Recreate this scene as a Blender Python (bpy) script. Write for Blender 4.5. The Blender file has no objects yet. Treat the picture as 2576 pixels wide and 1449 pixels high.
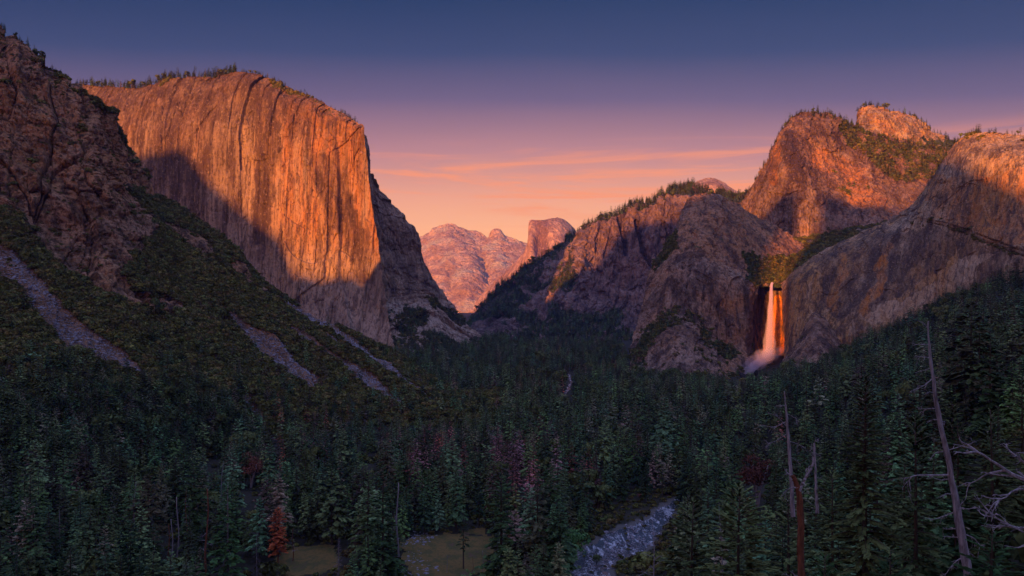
import bpy, math, random
import numpy as np
from mathutils import Vector

# ------------------------------------------------------------------ camera, sky, sun, exposure
sc = bpy.context.scene
F = 2231.0; CX = 1288.0; HY = 755.0; CH = 190.0      # focal length and horizon in units of a 2576 px wide view
cam_d = bpy.data.cameras.new('camera'); cam = bpy.data.objects.new('camera', cam_d)
sc.collection.objects.link(cam); sc.camera = cam
cam.location = (0, 0, CH); cam.rotation_euler = (math.radians(90), 0, 0)
cam_d.sensor_width = 36; cam_d.lens = 36 * F / 2576; cam_d.shift_y = 30.5 / 2576
cam_d.clip_start = 1; cam_d.clip_end = 90000
sc.view_settings.view_transform = 'Standard'; sc.view_settings.look = 'None'
sc.view_settings.exposure = 0.85; sc.view_settings.gamma = 1.0
sc.cycles.use_denoising = True
sc.cycles.max_bounces = 5; sc.cycles.diffuse_bounces = 2; sc.cycles.volume_bounces = 3
sc.cycles.transparent_max_bounces = 12
sc.cycles.caustics_reflective = False; sc.cycles.caustics_refractive = False

SUN_AZ = math.radians(25); SUN_EL = math.radians(6)
SUN = Vector((-math.sin(SUN_AZ) * math.cos(SUN_EL), -math.cos(SUN_AZ) * math.cos(SUN_EL), math.sin(SUN_EL)))
sl = bpy.data.lights.new('sun', 'SUN'); so = bpy.data.objects.new('sun', sl); sc.collection.objects.link(so)
sl.energy = 5.0; sl.angle = math.radians(0.53); sl.color = (1.0, 0.33, 0.055)
so.rotation_euler = SUN.to_track_quat('Z', 'Y').to_euler()
so.location = (0, -200, 600)

world = bpy.data.worlds.new("World"); sc.world = world; world.use_nodes = True

class NT:
    """small helper to write node trees tersely"""
    def __init__(s, nt): s.nt = nt
    def n(s, t, **kw):
        o = s.nt.nodes.new(t)
        for k, v in kw.items(): setattr(o, k, v)
        return o
    def put(s, sock, v):
        if v is None: return
        if hasattr(v, 'is_output'): s.nt.links.new(v, sock)
        elif isinstance(v, (tuple, list)) and len(v) == 3 and sock.type == 'RGBA': sock.default_value = (*v, 1)
        else: sock.default_value = v
    def math(s, op, a, b=None, c=None, clamp=False):
        o = s.n('ShaderNodeMath', operation=op, use_clamp=clamp)
        s.put(o.inputs[0], a); s.put(o.inputs[1], b); s.put(o.inputs[2], c)
        return o.outputs[0]
    def vmath(s, op, a, b=None):
        o = s.n('ShaderNodeVectorMath', operation=op); s.put(o.inputs[0], a); s.put(o.inputs[1], b)
        return o.outputs['Value'] if op in ('DOT_PRODUCT', 'LENGTH') else o.outputs[0]
    def mix(s, f, a, b, mode='MIX'):
        o = s.n('ShaderNodeMix', data_type='RGBA', blend_type=mode); o.clamp_factor = True
        s.put(o.inputs[0], f); s.put(o.inputs[6], a); s.put(o.inputs[7], b)
        return o.outputs[2]
    def noise(s, vec, scale, detail=4, rough=.55, dist=0.0):
        o = s.n('ShaderNodeTexNoise'); s.put(o.inputs['Vector'], vec)
        o.inputs['Scale'].default_value = scale; o.inputs['Detail'].default_value = detail
        o.inputs['Roughness'].default_value = rough; o.inputs['Distortion'].default_value = dist
        return o.outputs[0]
    def ramp(s, f, stops, interp='LINEAR'):
        o = s.n('ShaderNodeValToRGB'); s.put(o.inputs[0], f); r = o.color_ramp; r.interpolation = interp
        while len(r.elements) < len(stops): r.elements.new(0.5)
        for e, (p, c) in zip(r.elements, stops):
            e.position = p; e.color = (*c, 1) if isinstance(c, tuple) else (c, c, c, 1)
        return o.outputs[0]
    def step(s, f, a, b):
        o = s.n('ShaderNodeMapRange', interpolation_type='SMOOTHSTEP'); s.put(o.inputs[0], f)
        o.inputs[1].default_value = a; o.inputs[2].default_value = b
        return o.outputs[0]
    def sep(s, v):
        o = s.n('ShaderNodeSeparateXYZ'); s.put(o.inputs[0], v); return o.outputs
    def mapped(s, v, scale, rot=(0, 0, 0)):
        o = s.n('ShaderNodeMapping'); s.put(o.inputs[0], v); o.inputs['Scale'].default_value = scale
        o.inputs['Rotation'].default_value = rot
        return o.outputs[0]

def build_world():
    nt = world.node_tree; nt.nodes.clear(); g = NT(nt)
    tc = g.n('ShaderNodeTexCoord').outputs['Generated']
    X, Y, Z = g.sep(tc)
    # dusk gradient by elevation: peach at the horizon, rose, violet, then deep blue
    xx = g.math('MULTIPLY', g.math('MULTIPLY', X, X), 0.10)
    e = g.math('ADD', Z, xx)
    cl = g.noise(g.mapped(tc, (1.0, 1.0, 5)), 2.0, 3)
    e = g.math('ADD', e, g.math('MULTIPLY', g.math('SUBTRACT', cl, .5), .022))
    front = g.ramp(e, [(0.0, (.84, .37, .11)), (.055, (.83, .37, .145)), (.115, (.60, .245, .145)), (.165, (.33, .145, .155)),
                       (.22, (.100, .066, .130)), (.27, (.024, .034, .095)), (.33, (.004, .018, .066)), (.6, (.006, .022, .07)), (1.0, (.015, .03, .10))])
    # thin pink streaks of cloud
    w = g.noise(g.mapped(tc, (1.6, 1.6, 24.0), (0, .12, 1.1)), 2.0, 6, .62, .6)
    band = g.math('MULTIPLY', g.step(Z, .06, .11), g.math('SUBTRACT', 1.0, g.step(Z, .14, .185)))
    st = g.math('MULTIPLY', g.step(w, .44, .64), band)
    front = g.mix(g.math('MULTIPLY', st, .85), front, (.68, .20, .075))
    # warm afterglow round the set sun, behind the viewer
    d = g.vmath('DOT_PRODUCT', tc, tuple(SUN))
    gl = g.math('POWER', g.math('MAXIMUM', d, 0.0), 5.0)
    up = g.math('SUBTRACT', 1.0, g.step(Z, .05, .75))
    gl = g.math('MULTIPLY', gl, up)
    glow = g.mix(1.0, (1.25, .52, .28), gl, 'MULTIPLY')
    # cool light of the upper sky
    hi = g.math('MULTIPLY', g.step(Z, .38, .8), 1.0)
    zen = g.mix(1.0, (.22, .26, .49), hi, 'MULTIPLY')
    col = g.mix(1.0, g.mix(1.0, front, glow, 'ADD'), zen, 'ADD')
    bg = g.n('ShaderNodeBackground'); g.put(bg.inputs[0], col); bg.inputs[1].default_value = 0.93
    sky = g.n('ShaderNodeTexSky', sky_type='NISHITA'); sky.sun_disc = False
    sky.sun_elevation = SUN_EL; sky.sun_rotation = math.pi + SUN_AZ
    bg2 = g.n('ShaderNodeBackground'); g.put(bg2.inputs[0], sky.outputs[0]); bg2.inputs[1].default_value = 0.004
    ad = g.n('ShaderNodeAddShader'); g.put(ad.inputs[0], bg.outputs[0]); g.put(ad.inputs[1], bg2.outputs[0])
    out = g.n('ShaderNodeOutputWorld'); g.put(out.inputs[0], ad.outputs[0])
build_world()

# ------------------------------------------------------------------ numpy noise and grid helpers
rs = np.random.RandomState(7); random.seed(7)
_perm = rs.permutation(512).astype(np.int64); _perm = np.concatenate([_perm, _perm, _perm, _perm])
_grad = rs.normal(size=(512, 3)); _grad /= np.linalg.norm(_grad, axis=1)[:, None]
def pn(p):
    i = np.floor(p).astype(np.int64); f = p - i; u = f * f * f * (f * (f * 6 - 15) + 10); i &= 511
    r = 0
    for dx in (0, 1):
        for dy in (0, 1):
            for dz in (0, 1):
                h = _perm[_perm[_perm[i[..., 0] + dx] + i[..., 1] + dy] + i[..., 2] + dz] & 511
                g = _grad[h]; q = f - np.array([dx, dy, dz])
                w = (u[..., 0] if dx else 1 - u[..., 0]) * (u[..., 1] if dy else 1 - u[..., 1]) * (u[..., 2] if dz else 1 - u[..., 2])
                r = r + w * (g * q).sum(-1)
    return r
def fbm(p, o=4, gain=.5):
    a = 1; s = 0; q = np.array(p, float)
    for k in range(o): s = s + a * pn(q + 17.3 * k); q = q * 2.03; a *= gain
    return s
def ridged(p, o=3, gain=.5):
    a = 1; s = 0; q = np.array(p, float)
    for k in range(o): s = s + a * (1 - 2.2 * np.abs(pn(q + 9.1 * k))); q = q * 2.1; a *= gain
    return s
def smooth(x, a, b):
    t = np.clip((x - a) / (b - a), 0, 1); return t * t * (3 - 2 * t)
def P(px, py, d):
    return np.stack([(np.asarray(px, float) - CX) / F * d, np.asarray(d, float) + 0 * np.asarray(px, float), CH + (HY - np.asarray(py, float)) / F * d], -1)
def crom(ctrl, n, axis):
    """Catmull-Rom resampling of control points along an axis"""
    c = np.moveaxis(ctrl, axis, 0); m = len(c)
    ext = np.concatenate([[2 * c[0] - c[1]], c, [2 * c[-1] - c[-2]]])
    t = np.linspace(0, m - 1, n); i = np.minimum(t.astype(int), m - 2); f = (t - i)[(...,) + (None,) * (c.ndim - 1)]
    p0, p1, p2, p3 = ext[i], ext[i + 1], ext[i + 2], ext[i + 3]
    tau = .42
    m1 = (p2 - p0) * tau; m2 = (p3 - p1) * tau
    r = (2 * f**3 - 3 * f**2 + 1) * p1 + (f**3 - 2 * f**2 + f) * m1 + (-2 * f**3 + 3 * f**2) * p2 + (f**3 - f**2) * m2
    return np.moveaxis(r, 0, axis)
def gnormals(V):
    a = np.gradient(V, axis=0); b = np.gradient(V, axis=1)
    n = np.cross(b, a); n /= np.linalg.norm(n, axis=-1, keepdims=True) + 1e-9
    flip = (n * (V - np.array([0, 0, CH]))).sum(-1) > 0
    if flip.mean() > .5: n = -n
    return n
def grid_mesh(name, V, mats, attrs=None, smooth_sh=True):
    nr, nc = V.shape[:2]
    me = bpy.data.meshes.new(name)
    idx = np.arange(nr * nc).reshape(nr, nc)
    q = np.stack([idx[:-1, :-1], idx[1:, :-1], idx[1:, 1:], idx[:-1, 1:]], -1).reshape(-1, 4)
    me.vertices.add(nr * nc); me.vertices.foreach_set('co', V.reshape(-1).astype(np.float32))
    me.loops.add(q.size); me.loops.foreach_set('vertex_index', q.reshape(-1).astype(np.int32))
    me.polygons.add(len(q)); me.polygons.foreach_set('loop_start', np.arange(0, q.size, 4, dtype=np.int32))
    me.update(calc_edges=True)
    me.polygons.foreach_set('use_smooth', np.full(len(q), smooth_sh))
    for k, v in (attrs or {}).items():
        a = me.attributes.new(k, 'FLOAT', 'POINT'); a.data.foreach_set('value', v.reshape(-1).astype(np.float32))
    for m in mats: me.materials.append(m)
    o = bpy.data.objects.new(name, me); sc.collection.objects.link(o)
    return o
def structure(o, label=None):
    o['kind'] = 'structure'
    if label: o['label'] = label
    return o
def inpoly(px, py, poly):
    c = np.zeros(np.shape(px), bool); n = len(poly)
    for i in range(n):
        (x1, y1), (x2, y2) = poly[i], poly[(i + 1) % n]
        if y1 == y2: continue
        c ^= ((y1 > py) != (y2 > py)) & (px < (x2 - x1) * (py - y1) / (y2 - y1) + x1)
    return c
def polydist(px, py, line, w):
    """soft mask round a polyline in the view's px units; w = half width at each point"""
    best = np.zeros(np.shape(px))
    for (x1, y1), (x2, y2), w1, w2 in zip(line[:-1], line[1:], w[:-1], w[1:]):
        L = (x2 - x1)**2 + (y2 - y1)**2
        t = np.clip(((px - x1) * (x2 - x1) + (py - y1) * (y2 - y1)) / L, 0, 1)
        dd = np.hypot(px - x1 - t * (x2 - x1), py - y1 - t * (y2 - y1)); ww = w1 + t * (w2 - w1)
        best = np.maximum(best, 1 - smooth(dd / ww, .7, 1.15))
    return best

# ------------------------------------------------------------------ materials
def new_mat(name):
    m = bpy.data.materials.new(name); m.use_nodes = True; nt = m.node_tree; nt.nodes.clear()
    g = NT(nt); b = g.n('ShaderNodeBsdfPrincipled'); o = g.n('ShaderNodeOutputMaterial'); g.put(o.inputs[0], b.outputs[0])
    b.inputs['Roughness'].default_value = .9; b.inputs['Specular IOR Level'].default_value = .15
    return m, g, b
def attr(g, name): return g.n('ShaderNodeAttribute', attribute_name=name).outputs['Fac']

def rock_mat(name, pale, dark, warm, s=1.0, vstretch=9.0, veg=(.050, .060, .024), streak=.75, bump=1.0, warmamt=.5, tilt=0.0, russet_col=(.46, .19, .05)):
    m, g, b = new_mat(name)
    pos = g.n('ShaderNodeNewGeometry').outputs['Position']
    def st(w, k=1.0, det=5): return g.noise(g.mapped(pos, (1 / (w * s), 1 / (w * s), 1 / (w * s * vstretch * k)), (0, tilt, 0)), 1.0, det, .62)
    s0 = st(130, .8); s1 = st(42); s2 = st(13, .9, 3)
    big = g.noise(g.mapped(pos, (1 / (260 * s),) * 2 + (1 / (420 * s),)), 1.0, 4, .6)
    fine = g.noise(g.mapped(pos, (1 / (9 * s), 1 / (9 * s), 1 / (13 * s))), 1.0, 4, .7)
    col = g.mix(g.math('MULTIPLY', g.step(big, .40, .60), warmamt), pale, warm)
    col = g.mix(g.math('MULTIPLY', g.step(s0, .46, .60), streak * .75), col, dark)
    col = g.mix(g.math('MULTIPLY', g.step(s1, .50, .60), streak), col, dark)
    col = g.mix(g.math('MULTIPLY', g.step(s1, .46, .38), .5), col, tuple(c * 1.45 for c in pale))
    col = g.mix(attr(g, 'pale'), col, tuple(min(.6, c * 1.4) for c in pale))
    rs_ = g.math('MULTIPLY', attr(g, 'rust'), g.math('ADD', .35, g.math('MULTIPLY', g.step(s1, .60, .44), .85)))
    col = g.mix(rs_, col, russet_col)
    col = g.mix(g.math('MULTIPLY', attr(g, 'stain_shade'), 1.0), col, dark)
    col = g.mix(g.math('MULTIPLY', g.step(s2, .50, .62), streak * .8), col, dark)
    col = g.mix(g.math('MULTIPLY', g.step(fine, .55, .68), .35), col, tuple(c * 1.6 for c in pale))
    col = g.mix(g.math('MULTIPLY', g.step(fine, .46, .34), .65), col, tuple(c * .6 for c in dark))
    vg = g.noise(g.mapped(pos, (1 / 14., 1 / 14., 1 / 14.)), 1.0, 4, .65)
    v = g.math('ADD', attr(g, 'veg'), g.math('MULTIPLY', g.math('SUBTRACT', vg, .5), 1.6))
    vcol = g.mix(g.step(vg, .35, .7), tuple(c * .55 for c in veg), tuple(c * 1.5 for c in veg))
    col = g.mix(g.step(v, .48, .60), col, vcol)
    g.put(b.inputs['Base Color'], col)
    bm = g.n('ShaderNodeBump'); bm.inputs['Strength'].default_value = 1.0; bm.inputs['Distance'].default_value = 9 * s * bump
    h = g.math('ADD', g.math('MULTIPLY', fine, .8), g.math('ADD', g.math('MULTIPLY', s2, 1.1), g.math('MULTIPLY', vg, .4)))
    g.put(bm.inputs['Height'], h); g.put(b.inputs['Normal'], bm.outputs[0])
    return m
M = {}
M['granite'] = rock_mat('granite_wall', (.33, .255, .20), (.085, .052, .042), (.40, .24, .12), 1.0, 10, streak=.80, warmamt=.75)
M['crag'] = rock_mat('broken_crag', (.36, .205, .125), (.060, .032, .022), (.42, .20, .08), .45, 1.6, streak=.8, bump=1.2)
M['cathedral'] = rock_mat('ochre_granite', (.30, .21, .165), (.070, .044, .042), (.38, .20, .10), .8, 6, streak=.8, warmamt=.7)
M['wall'] = rock_mat('streaked_wall', (.38, .285, .20), (.095, .068, .064), (.48, .27, .10), .6, 6, streak=.8, warmamt=.8)
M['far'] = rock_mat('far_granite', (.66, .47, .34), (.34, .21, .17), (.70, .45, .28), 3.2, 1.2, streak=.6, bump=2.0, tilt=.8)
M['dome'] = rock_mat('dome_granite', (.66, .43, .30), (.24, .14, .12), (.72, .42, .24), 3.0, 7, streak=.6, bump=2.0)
M['mid'] = rock_mat('valley_side_rock', (.25, .175, .16), (.085, .060, .066), (.27, .16, .13), 1.3, 6, streak=.75, bump=1.2, veg=(.045, .055, .030))

def foliage_mat(name, cols, vary=1.0):
    m, g, b = new_mat(name)
    oi = g.n('ShaderNodeObjectInfo').outputs['Random']
    pos = g.n('ShaderNodeNewGeometry').outputs['Position']
    nz = g.noise(g.mapped(pos, (.35, .35, .35)), 1.0, 2)
    c = g.ramp(oi, [(i / max(1, len(cols) - 1), c) for i, c in enumerate(cols)])
    wn = g.n('ShaderNodeTexWhiteNoise', noise_dimensions='1D'); g.put(wn.inputs['W'], g.math('MULTIPLY', oi, 91.7))
    br = g.math('ADD', 1 - .68 * vary, g.math('MULTIPLY', g.math('POWER', wn.outputs[0], 2.0), 1.9 * vary)); cb = g.n('ShaderNodeCombineColor')
    for q in range(3): g.put(cb.inputs[q], br)
    c = g.mix(1.0, c, cb.outputs[0], 'MULTIPLY')
    c = g.mix(g.step(nz, .35, .65), g.mix(1.0, c, (.55, .55, .55), 'MULTIPLY'), g.mix(1.0, c, (1.35, 1.35, 1.3), 'MULTIPLY'))
    g.put(b.inputs['Base Color'], c)
    return m
M['needles'] = foliage_mat('green_needles', [(.070, .150, .060), (.105, .170, .050), (.060, .135, .075), (.130, .150, .050), (.080, .150, .075), (.170, .105, .085), (.090, .165, .050), (.14, .115, .06)])
M['fresh'] = foliage_mat('fresh_green_needles', [(.06, .13, .035), (.05, .11, .04)])
M['olive'] = foliage_mat('olive_needles', [(.110, .130, .045), (.090, .120, .045)], .35)
M['red'] = foliage_mat('dead_red_needles', [(.36, .10, .075), (.22, .11, .12), (.48, .11, .06), (.22, .13, .15), (.30, .13, .10), (.24, .10, .12)])
M['orange'] = foliage_mat('rust_needles', [(.30, .075, .028), (.30, .075, .028)])
M['grey'] = foliage_mat('grey_twigs', [(.10, .075, .095), (.13, .10, .12)])
M['shrub'] = foliage_mat('oak_leaves', [(.125, .135, .034), (.165, .145, .040), (.095, .125, .042), (.175, .125, .048), (.115, .13, .04)], .45)
M['redshrub'] = foliage_mat('bare_red_twigs', [(.22, .085, .05), (.20, .08, .075)])

def bark_mat(name, a, bcol, s=1.0):
    m, g, b = new_mat(name)
    pos = g.n('ShaderNodeTexCoord').outputs['Object']
    n = g.noise(g.mapped(pos, (3 / s, 3 / s, .5 / s)), 1.0, 5, .65)
    g.put(b.inputs['Base Color'], g.ramp(n, [(.3, a), (.7, bcol)]))
    bm = g.n('ShaderNodeBump'); bm.inputs['Distance'].default_value = .25; g.put(bm.inputs['Height'], n); g.put(b.inputs['Normal'], bm.outputs[0])
    return m
M['bark'] = bark_mat('brown_bark', (.05, .035, .028), (.13, .095, .08))
M['greybark'] = bark_mat('weathered_grey_wood', (.10, .08, .09), (.52, .45, .48))
M['redbark'] = bark_mat('red_cedar_bark', (.08, .030, .020), (.30, .11, .06))

# ------------------------------------------------------------------ rock masses
def patch(name, rows, mat, nc, nr, disp=None, below=40, back=None, attrs=None, label=None, lin=False, warpk=1.0):
    """rows of (px, py, distance) from the crest down; a back row is added behind the crest and a skirt below the foot"""
    C = np.array([[P(*c) for c in r] for r in rows])
    PX = np.array([[c[:2] for c in r] for r in rows], float)
    V = crom(crom(C, nc, 1), nr, 0); Q = crom(crom(PX, nc, 1), nr, 0)
    N = gnormals(V)
    if disp is not None: V, N = disp(V, N, Q)
    A = {'veg': np.zeros(V.shape[:2]), 'pale': np.zeros(V.shape[:2]), 'stain_shade': np.zeros(V.shape[:2]), 'rust': np.zeros(V.shape[:2])}
    N2 = gnormals(V)
    if attrs is not None:
        sc_ = F / V[..., 1]; Qw = Q + np.stack([(fbm(V / 70 + 3, 4) * 26) * sc_, (fbm(V / 70 + 9, 4) * 30) * sc_], -1) * warpk
        A.update(attrs(V, N2, Qw))
    front = V.copy(); ATT[name] = A['veg']
    top = V[:1]; bk = []
    if back:
        for k, (dd, zz) in enumerate(back):
            b = top.copy(); away = top[..., :2] / np.linalg.norm(top[..., :2], axis=-1, keepdims=True)
            b[..., :2] += away * dd; b[..., 2] = top[..., 2] + zz if zz > -900 else -30
            bk.append(b)
    sk = V[-1:].copy(); sk[..., 2] -= below
    full = np.concatenate(bk[::-1] + [V, sk]) if bk else np.concatenate([V, sk])
    k = len(bk)
    A = {n: np.concatenate([np.repeat(a[:1], k, 0), a, a[-1:]]) if k else np.concatenate([a, a[-1:]]) for n, a in A.items()}
    o = grid_mesh(name, full, [M[mat]], A, False)
    structure(o, label)
    return o, front, N2, Q

def joints(V, w, h, seed=0, th=.35):
    """offsets of jointed blocks: constant inside a block, changing at its cracks"""
    a = V[..., 0] * math.cos(th) - V[..., 1] * math.sin(th) + seed * 31.7
    Vs = V / np.array([1, 1, max(1.0, h / w)]); u = a / w + .7 * fbm(Vs / (w * 2.0) + seed, 2); iu = np.floor(u)
    h1 = _perm[(iu.astype(np.int64) + seed * 7) & 511] / 512.
    v = V[..., 2] / h + h1 * 3.7 + .6 * fbm(V / (w * 2.2) + 5 + seed, 2) + (u - iu - .5) * (h1 - .5) * .8; iv = np.floor(v)
    h2 = _perm[(_perm[(iu.astype(np.int64) + 91) & 511] + iv.astype(np.int64)) & 511] / 512.
    edge = np.minimum(np.minimum(u - iu, iu + 1 - u) * w, np.minimum(v - iv, iv + 1 - v) * h * .6)
    return (h1 + h2 - 1), edge
def cliff_disp(amp=1.0, s=1.0, vst=5.0, jag=1.0, edge=True):
    def f(V, N, Q):
        H = N.copy(); H[..., 2] *= .35; H /= np.linalg.norm(H, axis=-1, keepdims=True)
        p = V / np.array([1, 1, vst])
        a = fbm(p / (260 * s), 2) * 36 + ridged(p / (85 * s), 2) * 6 * jag + fbm(p / (26 * s), 3) * 4.5
        q = V / np.array([1, 1, 1.3])
        a = a + fbm(q / (45 * s), 3) * 7 * jag + fbm(V / np.array([1, 1, 2.5]) / (14 * s), 3) * 4.5 * jag
        # sharp vertical cracks and corners
        for k, (w, h, am) in enumerate(((210, 170 * vst, 15), (90, 75 * vst * 1.3, 15), (34, 30 * vst, 10), (14, 13 * max(1.2, vst * .5), 5.0 * jag))):
            b, e = joints(V, w * s, h * s, k + 1); a = a + am * b - (am * .30 * (1 - smooth(e, 0, 4 * s)) if k else 0)
        V = V + H * (a * amp * s)[..., None]
        return V, N
    return f
def slope_veg(V, N, lo=.35, hi=.65, s=60, base=0.0, amt=.7):
    return base + amt * (smooth(N[..., 2], lo, hi) - .5) + .5 * fbm(V / s, 4)

objs = {}; ATT = {}
# --- the great sunlit wall (south-west face)
R = [
 [(120,232,4050),(210,214,3950),(330,224,3850),(430,203,3760),(545,189,3660),(610,184,3600),(700,206,3520),(790,245,3450),(870,285,3380),(914,312,3330)],
 [(120,260,3980),(215,250,3880),(330,262,3770),(435,245,3680),(545,225,3580),(612,215,3520),(702,245,3430),(790,280,3370),(870,308,3320),(917,330,3290)],
 [(120,330,3900),(220,330,3800),(335,340,3690),(440,330,3600),(548,320,3510),(618,315,3465),(705,340,3370),(793,365,3330),(873,385,3290),(923,400,3265)],
 [(120,480,3860),(225,480,3760),(345,480,3650),(450,480,3560),(555,475,3475),(628,475,3440),(712,480,3345),(800,490,3310),(885,500,3275),(933,500,3248)],
 [(120,640,3820),(235,640,3720),(360,640,3610),(465,640,3520),(570,635,3440),(645,630,3400),(728,630,3320),(818,630,3290),(905,630,3245),(950,625,3215)],
 [(120,780,3760),(245,780,3660),(380,780,3560),(485,780,3470),(590,775,3390),(670,770,3340),(760,770,3270),(845,770,3240),(930,770,3185),(968,760,3160)],
 [(120,890,3700),(255,890,3600),(400,885,3500),(510,885,3400),(615,885,3320),(700,885,3270),(790,884,3200),(875,884,3160),(955,882,3110),(990,880,3085)],
]
def att(V, N, Q):
    px, py = Q[..., 0], Q[..., 1]
    st = np.zeros(px.shape)
    st = np.maximum(st, 1.1 * polydist(px, py, [(688, 235), (680, 330), (668, 430), (650, 590)], [14, 22, 26, 26]) * (fbm(V / np.array([30, 30, 200]), 3) * .8 + .75))
    st = np.maximum(st, 1.0 * polydist(px, py, [(795, 400), (845, 510), (895, 600), (910, 700)], [30, 42, 34, 18]) * (fbm(V / np.array([22, 22, 120]), 3) * .9 + .7))  # dark diagonal band: stained rock with some shadow painted in
    st = np.maximum(st, .95 * smooth(py, 375, 245) * smooth(px, 960, 700) * (fbm(V / 60, 3) * .6 + .8))  # darker crown: reddish rock plus grazing shade painted in
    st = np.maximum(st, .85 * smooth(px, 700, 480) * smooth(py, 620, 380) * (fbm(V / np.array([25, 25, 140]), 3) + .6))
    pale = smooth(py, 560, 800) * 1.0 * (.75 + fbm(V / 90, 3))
    rust = .55 * smooth(px, 660, 730) * smooth(py, 690, 560) * (fbm(V / np.array([35, 35, 350]) + 5, 3) + .55) + .12 * smooth(py, 700, 500)
    veg = smooth(py, 252, 205) * .30 * smooth(fbm(V / 40, 3), -.2, .4) + (smooth(py, 225, 200) * smooth(px, 560, 350)) * .5
    veg = veg + .42 * polydist(px, py, [(690, 208), (790, 250), (900, 305)], [9, 9, 8])
    return {'stain_shade': np.clip(st, 0, 1), 'pale': np.clip(pale, 0, 1), 'rust': np.clip(rust, 0, 1), 'veg': veg}
def dd(V, N, Q):
    V, N = cliff_disp(.6, 1.0, 5, .9)(V, N, Q)
    px, py = Q[..., 0], Q[..., 1]
    # leaning corner and roofs near the prow
    k = smooth(px - np.interp(py, [300, 700, 880], [835, 850, 900]), 0, 10); V[..., 1] += 22 * k * smooth(py, 280, 420)
    return V, N
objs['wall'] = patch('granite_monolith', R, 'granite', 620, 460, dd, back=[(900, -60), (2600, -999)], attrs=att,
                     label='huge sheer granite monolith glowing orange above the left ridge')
# --- its shaded south-east face and the apron below
R = [
 [(896,312,3400),(921,360,3430),(928,438,3480),(962,482,3560),(1010,530,3660),(1042,585,3740),(1070,660,3820),(1120,748,3920),(1180,822,3980),(1245,893,4000)],
 [(905,400,3340),(929,430,3370),(938,480,3440),(970,520,3520),(1013,565,3620),(1044,620,3700),(1073,690,3780),(1122,770,3880),(1182,836,3940),(1246,896,3960)],
 [(915,500,3320),(940,520,3350),(952,550,3420),(980,590,3500),(1018,630,3600),(1047,675,3680),(1078,720,3740),(1125,790,3820),(1184,848,3880),(1247,899,3900)],
 [(932,625,3290),(956,640,3320),(966,650,3380),(990,680,3450),(1022,700,3540),(1052,725,3620),(1085,755,3660),(1128,805,3740),(1186,858,3820),(1247,902,3840)],
 [(950,760,3240),(972,765,3275),(982,768,3330),(1003,765,3400),(1030,760,3470),(1062,762,3540),(1095,780,3580),(1132,825,3640),(1186,868,3740),(1247,905,3780)],
 [(962,815,3200),(985,815,3200),(996,812,3230),(1015,810,3280),(1042,808,3340),(1075,810,3400),(1108,825,3450),(1140,852,3520),(1188,880,3640),(1248,908,3700)],
 [(975,893,3150),(998,898,3100),(1010,902,3040),(1030,905,3060),(1058,905,3100),(1090,905,3150),(1120,905,3220),(1152,905,3320),(1192,906,3480),(1250,912,3600)],
]
def att(V, N, Q):
    px, py = Q[..., 0], Q[..., 1]
    low = smooth(py, 740, 775)
    n = fbm(V / 70, 4)
    dark = smooth(py, 770, 800) * smooth(px, 1075 + (py - 800) * .9, 1010 + (py - 800) * .9)
    veg = -.35 + low * (.22 + n * .75) + dark * .6 - .4 * polydist(px, py, [(1060, 770), (1120, 820), (1180, 870), (1225, 895)], [40, 32, 25, 18])
    veg = np.maximum(veg, .75 * polydist(px, py, [(1030, 790), (1065, 800)], [22, 18]))
    veg = np.maximum(veg, .7 * polydist(px, py, [(1080, 755), (1135, 790), (1160, 820)], [7, 9, 5]))
    veg = np.maximum(veg, .8 * polydist(px, py, [(1075, 840), (1130, 870), (1190, 893)], [13, 14, 9]))
    return {'veg': veg, 'stain_shade': np.clip(.40 * smooth(py, 760, 720) * (.5 + 2.2 * n), 0, 1), 'pale': np.clip(low * (.8 + n) + .25, 0, 1)}
objs['wall_e'] = patch('granite_buttress', R, 'granite', 340, 360, cliff_disp(.75, .8, 3.5, 1.6), back=[(500, -40), (1500, -999)], attrs=att,
                       label='shaded grey buttress falling from the prow of the monolith to the valley floor')

# --- far granite ridges and the half dome
R = [
 [(960,640,17500),(1040,612,17500),(1072,594,17500),(1100,579,17500),(1127,571,17500),(1160,584,17500),(1200,594,17500),(1228,606,17300),(1250,588,17200),(1268,606,17200),(1345,628,17200),(1450,650,17200)],
 [(960,680,16600),(1045,640,16600),(1078,630,16500),(1108,620,16400),(1138,618,16400),(1172,622,16500),(1205,628,16600),(1235,632,16300),(1268,636,16300),(1303,640,16300),(1350,650,16400),(1450,680,16400)],
 [(960,720,15600),(1055,690,15600),(1090,682,15300),(1122,676,15300),(1156,672,15200),(1188,668,15300),(1216,672,15600),(1248,670,15300),(1276,672,15400),(1308,676,15400),(1354,680,15500),(1450,700,15500)],
 [(960,780,14700),(1065,745,14700),(1104,738,14400),(1138,732,14400),(1170,724,14200),(1200,718,14400),(1226,722,14600),(1256,722,14400),(1282,724,14500),(1312,728,14500),(1356,730,14600),(1450,730,14600)],
 [(960,830,13800),(1075,810,13800),(1115,805,13700),(1150,800,13600),(1180,795,13500),(1208,790,13600),(1234,790,13800),(1262,790,13700),(1288,790,13700),(1316,790,13700),(1360,790,13800),(1450,790,13800)],
]
def far_disp(amp=1, s=1, v=1.6):
    def f(V, N, Q):
        p = V.copy(); p[..., 0] += p[..., 2] * .9
        a = ridged(p / (800 * s) / np.array([1, 1, v]), 4, .55) * 62 + fbm(V / (260 * s), 4) * 40 + fbm(V / (90 * s), 3) * 22
        V = V + N * (a * amp)[..., None]; return V, N
    return f
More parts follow.
